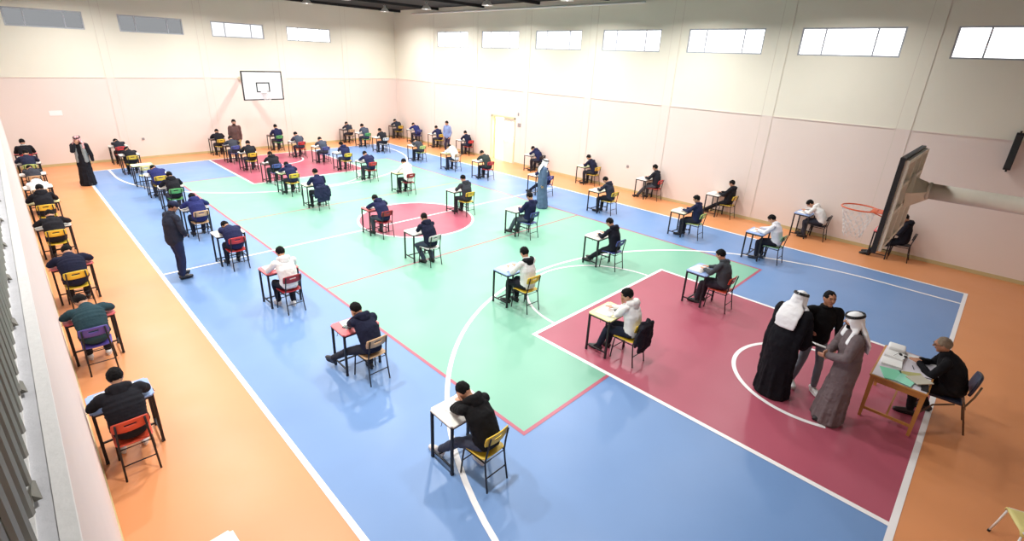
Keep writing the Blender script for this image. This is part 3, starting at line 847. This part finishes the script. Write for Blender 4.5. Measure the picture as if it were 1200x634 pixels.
# row, cx, rear feet y, chair, desk, style, top, bottom, pose, extras
S = [
 ('L',-8.44,-6.38,ORED,DBL,'puffer',BLK,(40,40,46),'write',dict(hood=True,hp=32,shoe=(225,225,225))),
 ('L',-8.44,-3.62,PUR,DPK,'puffer',TEAL,(40,44,52),'deep',dict(hy=20,shoe=(225,225,225))),
 ('L',-8.40,-.92,YEL,DPK,'puffer',DNAVY,(36,38,46),'deep',{}),
 ('L',-8.44,2.15,YEL,DWH,'coat',BLK,BLK,'deep',{}),
 ('L',-8.44,4.75,YEL,DYE,'hoodie',BLK,BLK,'write',{}),
 ('L',-8.44,6.75,TAN,DWH,'hoodie',WHT,GREY,'slump',{}),
 ('L',-8.44,8.85,TAN,DWH,'coat',GREY,BLK,'down',{}),
 ('L',-8.44,11.0,LIME,DWH,'coat',JACK,BLK,'write',{}),
 ('L',-8.42,13.2,RED,DPK,'coat',BLK,BLK,'up',dict(collarc=WHT)),
 ('c2',-5.40,-9.39,YEL,DWH,'hoodie',(22,22,24),(70,76,92),'left',dict(near=2,hair=.955,lean=34,hp=50,hy=10,footL=(-.20,.62,.085),footR=(.10,.15,.085),shoe=(222,214,208),collarc=WHT)),
 ('c2',-5.37,-6.67,TAN,DPK,'hoodie',DNAVY,(44,46,56),'left',dict(near=1,lean=30,hp=40,footL=(-.42,.78,.085),kneeL=(-.6,.3,1),footR=(.10,.20,.085))),
 ('c2',-5.41,-3.63,CHERRY,DPK,'hoodie',WHT,(30,34,46),'write',dict(near=1,lean=20,hp=34,footL=(-.12,.30,.085),footR=(.10,.10,.085),shoe=(228,228,228))),
 ('c2',-5.49,-.80,RED,DWH,'puffer',NAVY,(40,40,50),'down',{}),
 ('c2',-5.54,1.85,TAN,DWH,'hoodie',BLUE,DNAVY,'deep',{}),
 ('c2',-5.46,4.72,GRN,DWH,'hoodie',BLK,(70,70,80),'write',{}),
 ('c2',-5.44,6.76,YEL,DWH,'puffer',BLUE,(80,78,86),'down',{}),
 ('c2',-5.50,8.68,PALEY,DLM,None,None,None,None,{}),
 ('c2',-5.49,11.05,YEL,DWH,'coat',BLK,BLK,'down',{}),
 ('c2',-5.49,13.45,RED,DWH,'coat',(40,42,50),BLK,'down',{}),
 ('c3',-1.77,-9.16,YEL,DYE,'hoodie',WHT,(34,40,56),'chin',dict(near=1,lean=12,hp=22,hy=30,handL='chin',handR=(.08,.42,.825),footL=(-.14,.50,.085),footR=(.06,.44,.085))),
 ('c3',-1.77,-6.68,YEL,DBL,'hoodie',WHT,(32,34,42),'up',dict(near=1,hoodc=BLK,hp=30,hy=-8,footL=(-.10,.40,.085),footR=(.08,.32,.085))),
 ('c3',-1.86,-3.49,WCH,DWH,'hoodie',DNAVY,(66,74,92),'right',dict(near=1,handL='chin',lean=25,footL=(-.10,.10,.085),footR=(.10,.02,.085))),
 ('c3',-1.68,-1.06,CHERRY,DPK,'hoodie',NAVY,(78,80,94),'deep',{}),
 ('c3',-1.86,2.54,BLU,DCR,'sweater',NAVY,(34,36,48),'up',dict(lean=16)),
 ('c3',-1.85,4.70,YEL,DLM,'hoodie',NAVY,(44,44,56),'deep',{}),
 ('c3',-1.70,6.62,BLU,DDK,'hoodie',BLK,GREY,'brow',{}),
 ('c3',-1.66,9.28,YEL,DWH,'coat',BLK,(60,62,74),'write',dict(hy=-20)),
 ('c3',-1.65,11.35,BLU,DDK,'coat',GREY,(70,70,82),'deep',{}),
 ('c3',-1.64,13.45,YEL,DDK,'coat',BLK,(50,50,60),'write2',dict(hy=-15)),
 ('c4',1.45,-9.40,ORED,DBL,'blazer',(68,72,78),(50,44,54),'up',dict(near=1,lean=12,hp=26,footL=(-.12,.42,.085),footR=(.10,.38,.085))),
 ('c4',1.52,-6.60,BLU,DWH,'hoodie',(26,28,40),(34,36,44),'up',dict(near=1,lean=14,hp=40,footL=(-.12,.62,.085),footR=(.02,.66,.085))),
 ('c4',1.54,-3.68,BLU,DWH,'coat',NAVY,(86,92,104),'back',dict(near=1,footL=(-.12,.62,.085))),
 ('c4',1.54,-.87,YEL,DWH,'hoodie',GREY,(48,50,58),'up',dict(lean=14)),
 ('c4',1.50,2.42,CHERRY,DYE,'hoodie',WHT,(34,36,44),'write',dict(lean=20)),
 ('c4',1.46,5.00,RED,DWH,'coat',NAVY,(60,62,74),'deep',{}),
 ('c4',1.55,7.20,YEL,DWH,'hoodie',NAVY,(60,62,74),'left',{}),
 ('c4',1.48,9.15,BLU,DWH,'coat',SLATE,(52,54,64),'brow',{}),
 ('c4',1.16,11.0,RED,DWH,'coat',SLATE,(50,52,66),'write2',{}),
 ('c4',1.02,13.3,GRN,DDK,'coat',NAVY,(64,66,78),'up',dict(lean=15)),
 ('c5',5.32,-9.19,MGR,DBL,'shirt',(228,228,236),(34,36,48),'write',dict(near=1,lean=15,footL=(-.12,.34,.085),footR=(.08,.26,.085),shoe=(90,90,96))),
 ('c5',5.49,-6.88,LIME,DCR,'coat',(36,42,72),(40,42,52),'up',dict(hp=22,hy=20,lean=6)),
 ('c5',5.50,-3.78,YEL,DCR,'hoodie',(44,46,60),(30,32,40),'write',dict(lean=20)),
 ('c5',5.54,-.86,BLU,DWH,'coat',NAVY,DNAVY,'write',dict(footL=(-.16,.70,.085))),
 ('c5',5.52,2.42,RED,DWH,'coat',CAMO,(36,38,48),'brow',{}),
 ('c5',5.50,4.58,TAN,DYE,'hoodie',WHT,(46,52,70),'deep',{}),
 ('c5',5.40,7.10,LIME,DWH,'coat',GREY,(34,38,52),'down',{}),
 ('c5',5.22,10.1,WCH,DWH,'coat',BLK,(44,44,54),'left',{}),
 ('c5',5.24,11.95,GRN,DWH,'coat',SLATE,(60,62,70),'left',{}),
 ('c5',5.16,13.6,TAN,DDK,'coat',(44,46,58),(52,52,62),'brow',{}),
 ('c7',8.45,-11.55,BLKC,DPK,'hoodie',(26,28,38),(28,30,40),'back',dict(near=1,lean=4,hp=42,hy=20,handR=(.06,.28,.74),handL=(-.10,.30,.76),desk=False,footL=(-.24,.66,.085),footR=(-.02,.66,.085))),
 ('c7',8.52,-9.46,BLKC,DBL,'hoodie',WHT,(52,54,66),'write2',dict(near=1,lean=34,hp=55)),
 ('c7',8.52,-6.62,YEL,DWH,'puffer',BLK,(30,32,40),'back',dict(near=1,hood=True,footL=(-.18,.80,.085),footR=(0,.76,.085),hp=20)),
 ('c7',8.54,-3.80,RED,DWH,'coat',(36,38,46),(76,78,86),'up',dict(hp=24,footL=(-.14,.62,.085))),
 ('c7',8.52,-.92,YEL,DLM,'coat',DNAVY,(48,50,58),'write',{}),
 ('c7',8.52,2.15,BLKC,DWH,'hoodie',NAVY,(50,52,64),'deep',{}),
 ('c7',8.50,7.15,RED,DWH,'coat',DNAVY,(52,54,68),'right',{}),
 ('c7',8.50,9.65,YEL,DWH,'coat',NAVY,(60,62,72),'write',{}),
 ('c7',8.46,11.7,BLU,DWH,'coat',BLUE,(60,60,70),'deep',{}),
 ('c7',8.42,13.6,YEL,DDK,'coat',(40,44,56),(54,56,64),'deep',{}),
]
cnt = {}; tot = {}
for e in S: tot[e[0]] = tot.get(e[0], 0)+1
FAST = False
stylen = dict(hoodie='hoodie', puffer='puffer jacket', coat='jacket', blazer='blazer', shirt='shirt', sweater='sweater')
def desk_swap(c): return {'desk_top': plastic(c)}
rng = random.Random(3)
def thin_sheets(name, n, w, h, m):
    bm = bmesh.new(); box(bm, -w/2, w/2, -h/2, h/2, 0, .0015*n+.001); return build(name, bm, m, smooth=False)
exam0 = None
PRINT = None
def exam_paper(loc, rz):
    """stapled exam sheets with a faint printed heading"""
    global exam0
    if exam0 is None:
        r = empty('exam_paper')
        bm = bmesh.new(); nx = 5
        for side_, tilt in ((-1, .0), (1, .0)):
            x0, x1 = (-.21, 0) if side_ < 0 else (0, .21)
            pts = []
            for i in range(nx):
                x = x0+(x1-x0)*i/(nx-1); z = .002+.010*math.sin(PI*abs(x)/.21)*.7
                pts.append((bm.verts.new((x, -.148, z)), bm.verts.new((x, .148, z))))
            for a, b in zip(pts, pts[1:]): bm.faces.new((a[0], b[0], b[1], a[1]))
        o = build('sheet', bm, PAPER, r); s = o.modifiers.new('t', 'SOLIDIFY'); s.thickness = .002; s.offset = 1
        global exam0_used
        exam0 = r; index_kids(); r.location = loc; r.rotation_euler = (0,0,rz); return r
    return copy_thing(exam0, loc, rz)
for e in S:
    row, cx, ry, cc, dc, style, top, bot, pose, ex = e
    k = cnt.get(row, 0); cnt[row] = k+1
    o_ = ORD[k] if k < tot[row]-1 else 'farthest'
    where = '%s in the %s' % (o_, ROW[row]) if row != 'c7' and row != 'L' else '%s in the %s' % (o_, ROW[row])
    oy = ry+.25
    ch = place(CHAIR, CH_USED, (cx, oy, 0), rng.uniform(-.05, .05), {'seat': plastic(cc), 'backrest': plastic(cc)})
    tag(ch, '%s chair with black legs, %s' % (cname[cc], where), 'chair', 'school chairs behind the exam desks')
    dy = ry + .95 - .255
    dk = place(DESK, DK_USED, (cx, dy, 0), rng.uniform(-.03, .03), desk_swap(dc))
    tag(dk, '%s topped desk with black legs, %s' % (dname[dc], where), 'desk', 'exam desks in rows')
    pa = exam_paper((cx+rng.uniform(-.06, .04), dy+rng.uniform(.02, .06), .7575), rng.uniform(-.25, .25))
    tag(pa, 'white exam sheets on desk, %s' % where, 'paper', 'exam papers on the desks')
    if style is None: continue
    P = dict(POSES.get(pose, POSES['write'])); P.update(ex); P.update(style=style, top=top, bottom=bot)
    if 'scale' not in P: P['scale'] = rng.uniform(.97, 1.03)
    n_ = 'student in %s %s' % (cname.get(top, {(22,22,24):'black',(68,72,78):'grey',(26,28,40):'black',(228,228,236):'white',(36,42,72):'navy',(44,46,60):'charcoal',(26,28,38):'black',(36,38,46):'black',(40,42,50):'charcoal',(44,46,58):'dark',(40,44,56):'dark'}.get(top, 'dark')), stylen[style])
    n_ = n_.replace('padded puffer', 'puffer')
    person('%s, %s' % (n_, where), 'students seated at exam desks', (cx, oy, 0), 0, P)

# coats hung over chair backs
def hung_coat(loc, rz, rgb, label, low=0):
    bm = bmesh.new()
    for sx in (-1, 1):
        loft(bm, [(sx*.05, -.285, .80), (sx*.16, -.30, .76), (sx*.215, -.28, .66), (sx*.24, -.25, .45+low)], [(.05,.03), (.06,.035), (.055,.035), (.04,.03)], side=(1,0,0), n=12)
        loft(bm, [(sx*.10, -.24, .815), (sx*.12, -.30, .75), (sx*.12, -.31, .52), (sx*.10, -.305, .34+low)], [(.09,.02), (.10,.035), (.11,.035), (.10,.03)], side=(1,0,0), n=14)
    loft(bm, [(-.10, -.25, .84), (0, -.29, .82), (.10, -.25, .84)], [(.035,.03)]*3, side=(0,0,1), n=12)
    loft(bm, [(0, -.30, .78), (0, -.32, .55), (0, -.31, .33+low)], [(.16,.03), (.17,.035), (.15,.03)], side=(1,0,0), n=14)
    o = organic(build('coat', bm, cloth(rgb)), .011, .06, CLOUD, 2); o.location = loc; o.rotation_euler = (0,0,rz)
    tag(o, label, 'coat'); return o
hung_coat((-1.77, -8.91, .0), .02, (34, 34, 42), 'black coat hung over the chair back in front of the maroon area')
hung_coat((-1.86, 2.79, 0), -.05, (38, 44, 72), 'navy coat draped over the blue chair in the third row')

# calculators
CALC = mat('calculator_grey', (58, 58, 64), .5); KEYM = mat('calculator_key', (150, 150, 156), .5)
for (x, y, rz, lab) in ((-5.52, -6.00, .5, 'dark calculator lying on the pink desk'), (-1.66, -8.58, .3, 'dark calculator lying on the yellow desk beside the white hoodie')):
    r = empty('calculator', (x, y, .7575), rz); tag(r, lab, 'calculator', None)
    bm = bmesh.new(); box(bm, -.04, .04, -.075, .075, 0, .014); bevel(bm, .005); build('case', bm, CALC, r)
    bm = bmesh.new(); box(bm, -.03, .03, .035, .06, .0142, .0155); build('display', bm, mat('lcd', (140, 156, 140), .3), r, smooth=False)
    for i in range(4):
        for j in range(4):
            bm = bmesh.new(); a = -.030+.016*i; b = -.062+.022*j; box(bm, a, a+.011, b, b+.014, .0142, .0175); build('key', bm, KEYM, r, smooth=False)
# pens of the nearest pupils
for x, y, rz, lab in ((-5.20, -8.62, .9, 'pen lying on the nearest white desk'), (-8.32, -5.55, .4, 'pen lying on the light blue desk by the gallery wall'), (-1.95, -8.62, 1.9, 'pen lying on the yellow desk by the black coat')):
    r = empty('pen', (x, y, .7625), rz); tag(r, lab, 'pen')
    bm = bmesh.new(); tube(bm, [(-.07,0,0), (.05,0,0)], .0045, 8); build('barrel', bm, mat('pen_blue', (40, 60, 150), .3), r)
    bm = bmesh.new(); loft(bm, [(.05,0,0), (.068,0,0)], [.0045, .0012], n=8); build('tip', bm, FRAME, r)

# ------------------------------------------------------------------ standing people
def std(label, x, y, face, P):
    """face: heading in degrees, 0 = +y, positive to the left"""
    P.setdefault('sit', False); P.setdefault('near', 1); P.setdefault('lean', 2); P.setdefault('hp', 8)
    return person(label, None, (x, y, 0), math.radians(face), P)
std('man in navy cap, dark jacket and jeans standing beside the gallery side rows', -6.64, -.44, -75,
    dict(style='coat', top=(44, 48, 62), bottom=(38, 46, 76), cap=(34, 38, 62), hair=.97, lean=3, hp=24, handL=(-.17,.14,1.02), handR=(.17,.16,1.02), hdL=(.6,.5,-.5), hdR=(-.6,.5,-.5),
         elbowL=(-1,-.4,-.3), elbowR=(1,-.4,-.3), inner=(110,40,50), scale=1.03, girth=1.3, broad=1.08, slim=1.12, footL=(-.13,.06,.085), footR=(.11,-.03,.085), near=2, skin=SKIN2, shoe=(50,50,56)))
RW = mat('red_white_check', (214, 196, 196), .9)
nt = RW.node_tree; ck = nt.nodes.new('ShaderNodeTexChecker'); ck.inputs['Scale'].default_value = 60
ck.inputs['Color1'].default_value = srgb((176, 40, 52))+(1,); ck.inputs['Color2'].default_value = srgb((228, 214, 214))+(1,)
tc_ = nt.nodes.new('ShaderNodeTexCoord'); nt.links.new(tc_.outputs['Object'], ck.inputs['Vector']); nt.links.new(ck.outputs['Color'], nt.nodes['Principled BSDF'].inputs['Base Color'])
std('man in long black robe, grey vest and red checked head scarf near far wall', -7.02, 10.45, 158,
    dict(style='thobe', top=(28, 28, 34), ghutra=RW, vest=(140, 146, 146), handR='mouth', handL=(-.30,.06,.90), scale=1.02, beard=False, drape=.12, elbowL=(-1,-.5,0)))
std('man in brown jacket and khaki trousers standing against the far wall', -1.30, 12.4, 172,
    dict(style='coat', top=(96, 70, 66), bottom=(176, 152, 96), hairm=HAIR, handL=(-.22,.02,.88), handR=(.22,.02,.88), scale=1.06, girth=1.15, beard=True, inner=(60, 60, 80)))
std('man in light blue jacket standing by the windowed wall among the far desks', 8.02, 8.55, 100,
    dict(style='coat', top=(132, 148, 188), bottom=(56, 50, 70), handL=(-.20,.06,.88), handR=(.20,.06,.88), scale=.98, hp=14))
WG = mat('white_cotton_scarf', (236, 236, 238), .85, bump=.25, bscale=18, var=.04)
WG2 = WG
std('man in blue grey robe and white head scarf walking between the fourth and fifth rows', 4.16, -1.62, -130,
    dict(style='thobe', top=(88, 108, 138), ghutra=WG2, handL=(-.24,.03,.85), handR=(.23,-.02,.86), scale=1.0, girth=1.3, drape=.2, footL=(-.08,.08,.085), footR=(.08,-.06,.085)))
std('man in wide black cloak and long white head scarf, leaning in, back to the court', -.86, -11.02, -100,
    dict(style='bisht', top=(20, 20, 26), ghutra=WG, lean=14, bend=1.2, hp=12, handL=(-.05,.34,1.24), handR=(.12,.32,1.0), scale=1.04, drape=.30, flungback=True, near=2, beard=True, skin=SKIN2))
std('man in black sweater, light grey jeans and white trainers, smiling beside the robed men', -.30, -11.34, 128,
    dict(style='sweater', top=(18, 18, 20), bottom=(120, 126, 136), slim=.86, shoe=(228,228,228), whitesole=True, handR=(.30,.22,1.22), handL=(-.27,.10,.90), hair=.955, elbowL=(-1,-.5,-.2), elbowR=(1,-.2,-.3), hp=-4, near=2, footL=(-.12,.10,.085), footR=(.15,-.08,.085), scale=1.03, broad=1.06, skin=SKIN2))
std('man in grey brown robe and white head scarf holding a folded paper', -.84, -11.88, 25,
    dict(style='thobe', top=(108, 96, 98), ghutra=WG, lean=4, hp=10, handL=(-.10,.29,1.10), handR=(-.02,.28,1.14), elbowL=(-1,-.3,-.7), elbowR=(1,-.3,-.7), scale=1.04, drape=.28, near=2, footL=(-.10,.06,.085), footR=(.10,-.02,.085), beard=True))
bm = bmesh.new()
for i in range(3): box(bm, -.05+.004*i, .05-.004*i, -.10, .10, .004*i, .004*i+.003)
o = build('folded_paper', bm, PAPER, smooth=False); o.location = (-.98, -11.52, 1.17); o.rotation_euler = (.3, .15, .7)
tag(o, 'small folded white paper held by the man in the grey brown robe', 'paper')

# ------------------------------------------------------------------ invigilator's table
OAK = mat('varnished_pine', (182, 128, 66), .4, bump=.15, bscale=30, var=.16, vscale=9)
TOPW = mat('white_laminate', (214, 208, 216), .4)
t = empty('wooden_table', (.19, -12.47, 0), 0); tag(t, 'light wooden table with a white top at the court edge', 'table')
bm = bmesh.new(); box(bm, -.60, .60, -.345, .345, .725, .748); bevel(bm, .004, 1); build('table_top', bm, OAK, t, smooth=False)
bm = bmesh.new(); box(bm, -.575, .575, -.32, .32, .748, .751); build('top_sheet', bm, TOPW, t, smooth=False)
for sx in (-1, 1):
    for sy in (-1, 1):
        bm = bmesh.new(); x_, y_ = sx*.555, sy*.30
        vs0 = [bm.verts.new((x_+a*.020, y_+b*.020, 0)) for a, b in ((-1,-1),(1,-1),(1,1),(-1,1))]; vs1 = [bm.verts.new((x_+a*.030, y_+b*.030, .725)) for a, b in ((-1,-1),(1,-1),(1,1),(-1,1))]
        bm.faces.new(vs0[::-1]); bm.faces.new(vs1)
        for q in range(4): bm.faces.new((vs0[q], vs0[(q+1)%4], vs1[(q+1)%4], vs1[q]))
        build('leg', bm, OAK, t, smooth=False)
for b in ((-.53, .53, -.315, -.29), (-.53, .53, .29, .315), (-.57, -.545, -.27, .27), (.545, .57, -.27, .27)):
    bm = bmesh.new(); box(bm, *b, .635, .725); build('apron', bm, OAK, t, smooth=False)
for sx in (-1, 1):
    bm = bmesh.new(); box(bm, sx*.555-.013, sx*.555+.013, -.28, .28, .14, .18); build('stretcher', bm, OAK, t, smooth=False)
bm = bmesh.new(); box(bm, -.545, .545, -.013, .013, .145, .175); build('stretcher', bm, OAK, t, smooth=False)
TX, TY, TZ = .19, -12.47, .7515
def onT(name, bm, m, x, y, rz, label, cat, z=0, smooth=False):
    o = build(name, bm, m, smooth=smooth); o.location = (TX+x, TY+y, TZ+z); o.rotation_euler = (0,0,rz); tag(o, label, cat); return o
def sheet(w, h, t_): 
    b = bmesh.new(); box(b, -w/2, w/2, -h/2, h/2, 0, t_); return b
onT('green_folder', sheet(.34, .26, .012), mat('mint_paper', (130, 214, 178), .6), -.38, .10, .35, 'pale green folder at the near left corner of the wooden table', 'folder')
onT('green_folder', sheet(.30, .20, .008), mat('mint_paper2', (150, 222, 196), .6), -.42, -.06, -.15, 'smaller green folder overlapping the pale green folder', 'folder', .013)
onT('paper_bundle', sheet(.24, .25, .03), PAPER, -.02, .17, .10, 'white paper bundle between the green folders and the white box', 'paper', .0)
onT('paper_bundle', sheet(.22, .24, .05), WHITEP, .24, .17, -.05, 'thick white paper stack beside the white box on the table', 'paper', 0)
bm = bmesh.new(); box(bm, -.10, .10, -.11, .11, 0, .10); bevel(bm, .025, 3)
onT('tissue_box', bm, WHITEP, .47, .19, .1, 'white box at the far corner of the wooden table', 'box', 0, True)
onT('envelope', sheet(.14, .40, .01), PAPER, .46, -.12, .1, 'long white envelope along the far short edge of the table', 'envelope')
onT('exam_booklet', sheet(.21, .29, .012), mat('olive_print', (176, 172, 112), .6), -.20, -.12, .6, 'olive printed booklet in the middle of the table', 'booklet', .0)
onT('exam_booklet', sheet(.20, .26, .014), mat('printed_grey', (196, 192, 176), .6), -.30, -.20, .9, 'grey printed booklet on top of the olive booklet', 'booklet', .024)
onT('black_folder', sheet(.22, .08, .015), BLACKP, -.42, -.28, .1, 'black folder at the near edge of the wooden table', 'folder')
for i, (x, y, a) in enumerate(((-.10, -.26, 1.9), (.10, -.08, .3))):
    r = empty('pen', (TX+x, TY+y, TZ+.005), a); tag(r, ['dark pen lying on the white table top nearest the seated man', 'dark pen lying in the middle of the wooden table'][i], 'pen')
    bm = bmesh.new(); tube(bm, [(-.07,0,0), (.05,0,0)], .005, 8); build('barrel', bm, BLACKP, r)
    bm = bmesh.new(); loft(bm, [(.05,0,0), (.07,0,0)], [.005, .0012], n=8); build('tip', bm, FRAME, r)
r = empty('sunglasses', (TX+.24, TY+.08, TZ+.052), 1.2); tag(r, 'dark glasses resting on the white paper stack on the table', 'glasses')
for sx in (-1, 1):
    bm = bmesh.new(); blob(bm, (sx*.035, 0, .02), (.028, .005, .020), None, 12, 8); build('lens', bm, BLACKP, r)
    bm = bmesh.new(); tube(bm, [(sx*.062, 0, .03), (sx*.066, .12, .01)], .003, 6); build('temple', bm, BLACKP, r)
# old man on a padded chair
NAVYP = mat('navy_vinyl', (34, 38, 56), .35, bump=.1, bscale=30); STEEL = mat('bronze_tube', (110, 92, 74), .35, metal=.6)
CHX, CHY, CHR = .46, -12.99, .10
t = empty('padded_chair', (CHX, CHY, 0), CHR); tag(t, 'dark blue padded chair with bronze legs under the old man', 'chair')
bm = bmesh.new(); box(bm, -.21, .21, -.20, .22, .43, .475); bevel(bm, .02, 3); build('seat', bm, NAVYP, t)
bm = bmesh.new()
g = []
for j in range(7):
    v = j/6; row = []
    for i in range(9):
        u = i/8*2-1; row.append(bm.verts.new((u*.20*(1-.12*abs(2*v-1)**3), -.27-.05*v+.03*u*u, .60+.30*v*(1-.06*u*u))))
    g.append(row)
for j in range(6):
    for i in range(8): bm.faces.new((g[j][i], g[j][i+1], g[j+1][i+1], g[j+1][i]))
o = build('backrest', bm, NAVYP, t); q = o.modifiers.new('t', 'SOLIDIFY'); q.thickness = .04; q = o.modifiers.new('b', 'BEVEL'); q.width = .012; q.segments = 3
for sx in (-1, 1):
    bm = bmesh.new(); tube(bm, [(sx*.22, -.33, 0), (sx*.205, -.22, .42), (sx*.18, -.285, .62), (sx*.17, -.315, .80)], .013); build('rear_leg', bm, STEEL, t)
    bm = bmesh.new(); tube(bm, [(sx*.22, .27, 0), (sx*.20, .10, .30), (sx*.20, -.12, .425)], .013); build('front_leg', bm, STEEL, t)
bm = bmesh.new(); tube(bm, [(-.20, -.24, .40), (.20, -.24, .40)], .010); build('stretcher', bm, STEEL, t)
person('grey haired man in a black coat seated behind the wooden table', None, (CHX, CHY, 0), CHR,
    dict(style='coat', top=(18, 18, 22), bottom=(24, 24, 28), hairm=HAIRG, lean=22, hp=16, hair=.97, handL=(-.06,.40,.83), handR=(.08,.38,.83), near=2, girth=1.35, footL=(-.18,.32,.085), footR=(.13,.12,.085), scale=1.02, skin=SKIN2, glasses=True, desk=False))

# yellow stool in the corner
YS = mat('cream_plastic', (222, 212, 138), .4); 
t = empty('stool', (-1.80, -13.94, 0), .35); tag(t, 'pale yellow stool with white legs at the bottom right corner', 'stool')
bm = bmesh.new(); g = []
for j in range(7):
    row = []; v = j/6*2-1
    for i in range(13):
        u = i/12*2-1; row.append(bm.verts.new((u*.20, v*.17*(1-.1*abs(u)**4), .45-.05*max(0, abs(u)-.80)/.2*1.2)))
    g.append(row)
for j in range(6):
    for i in range(12): bm.faces.new((g[j][i], g[j][i+1], g[j+1][i+1], g[j+1][i]))
o = build('seat', bm, YS, t); q = o.modifiers.new('t', 'SOLIDIFY'); q.thickness = .016
for sx in (-1, 1):
    for sy in (-1, 1):
        bm = bmesh.new(); tube(bm, [(sx*.17, sy*.13, .435), (sx*.20, sy*.15, .20), (sx*.23, sy*.165, .02)], .011); lg = build('leg', bm, WHITEP, t)
        bm = bmesh.new(); tube(bm, [(sx*.229, sy*.164, .03), (sx*.232, sy*.166, 0)], .015); build('foot_cap', bm, BLACKP, lg)
    bm = bmesh.new(); tube(bm, [(sx*.17, -.13, .43), (sx*.17, .13, .43)], .010); build('rail', bm, WHITEP, t)

# desk corner at the bottom edge, with papers
dk = copy_thing(DESK, (-8.36, -8.84, 0), .05, desk_swap(DWH)); tag(dk, 'white topped desk cut off by the bottom edge, by the gallery wall', 'desk', 'exam desks in rows')
# ------------------------------------------------------------------ basketball hoops
BEI = mat('beige_steel', (222, 214, 196), .5, var=.12, vscale=6); ORG = mat('rim_orange', (214, 92, 48), .4); NETM = mat('net_cord', (226, 222, 220), .8)
BBW = mat('backboard_white', (236, 238, 242), .35)
hw_, z0, z1 = .87, 2.70, 3.93
r = empty('basketball_hoop', (-.04, -11.76, 0)); tag(r, 'near basketball backboard with orange rim, seen from behind on its long pale arm', 'basketball hoop')
bm = bmesh.new(); box(bm, -hw_, hw_, -.02, .02, z0, z1); build('backboard', bm, BBW, r, smooth=False)
bm = bmesh.new()
e = .035
for b in ((-hw_-.012, -hw_+e, z0-.012, z1+.012), (hw_-e, hw_+.012, z0-.012, z1+.012)): box(bm, b[0], b[1], -.028, .026, b[2], b[3])
for b in ((-hw_+e, hw_-e, z0-.012, z0+e), (-hw_+e, hw_-e, z1-e, z1+.012)): box(bm, b[0], b[1], -.028, .026, b[2], b[3])
build('border', bm, BLACKP, r, smooth=False)
bm = bmesh.new(); w_, h0, h1 = .295, 3.03, 3.46
for b in ((-w_, -w_+.05, h0, h1), (w_-.05, w_, h0, h1), (-w_+.05, w_-.05, h0, h0+.05), (-w_+.05, w_-.05, h1-.05, h1)): box(bm, b[0], b[1], .018, .024, b[2], b[3])
build('target_square', bm, BLACKP, r, smooth=False)
bm = bmesh.new()   # steel frame behind the board
for b in ((-hw_+.02, -hw_+.07, z0+.02, z1-.02), (hw_-.07, hw_-.02, z0+.02, z1-.02), (-.30, -.25, z0+.02, z1-.02), (.25, .30, z0+.02, z1-.02)): box(bm, b[0], b[1], -.075, -.02, b[2], b[3])
for a in (z0+.02, z1-.07, 3.20, 3.55): box(bm, -hw_+.07, hw_-.07, -.07, -.02, a, a+.05)
build('back_frame', bm, BEI, r, smooth=False)
bm = bmesh.new()   # tapered head of the arm
loft(bm, [(0, -.075, 3.42), (0, -.14, 3.42), (0, -.28, 3.45)], [(.28,.25), (.22,.19), (.115,.115)], side=(1,0,0), n=4, caps=False)
build('mounting_plate', bm, BEI, r, smooth=False)
bm = bmesh.new(); tube(bm, [(0, -.26, 3.45), (0, -3.835, 3.45)], .105, 20); tube(bm, [(0, -.27, 3.45), (0, -.30, 3.45)], .118, 20); build('arm', bm, BEI, r)
bm = bmesh.new(); N = 30
rc = V((0, .41, 3.05))
loft(bm, [rc+V((.225*math.cos(2*PI*i/N), .225*math.sin(2*PI*i/N), 0)) for i in range(N+1)], [.011]*(N+1), n=8)
rim = build('rim', bm, ORG, r)
bm = bmesh.new(); box(bm, -.12, .12, .02, .035, 2.96, 3.10); 
vs = [bm.verts.new(p) for p in ((-.11, .03, 3.055), (.11, .03, 3.055), (.16, .26, 3.055), (-.16, .26, 3.055))]; vt = [bm.verts.new((v.co.x, v.co.y, 3.045)) for v in vs]
bm.faces.new(vs); bm.faces.new(vt[::-1])
for q in range(4): bm.faces.new((vs[q], vt[q], vt[(q+1)%4], vs[(q+1)%4]))
tube(bm, [(-.06, .03, 2.97), (-.10, .22, 3.04)], .008, 6); tube(bm, [(.06, .03, 2.97), (.10, .22, 3.04)], .008, 6)
build('rim_bracket', bm, ORG, rim, smooth=False)
bm = bmesh.new(); NC = 12; LV = 7
def npt(i, l):
    v = l/LV; rr = .222*(1-v)**1.0+.115*v + .012*math.sin(PI*v)*-1
    a = 2*PI*(i+.5*(l % 2))/NC
    return rc+V((rr*math.cos(a), rr*math.sin(a), -.012-.42*v + .012*math.sin(i*2.3+l)))
for i in range(NC):
    for l in range(LV):
        tube(bm, [npt(i, l), npt(i+(l % 2), l+1)], .0036, 5); tube(bm, [npt(i, l), npt(i-1+(l % 2), l+1)], .0036, 5)
build('net', bm, NETM, rim)
index_kids()
far = copy_thing(r, (-.02, 11.80, 0), PI, {'rim': NETM, 'rim_bracket': NETM})
tag(far, 'far basketball backboard, white with black outline, on the far wall', 'basketball hoop')
for c in [c for c in COL.objects if c.parent == far and c.name.startswith('arm')]:
    me = c.data.copy(); c.data = me
    for v in me.vertices:
        if v.co.y < -1: v.co.y = -(YF-11.80)
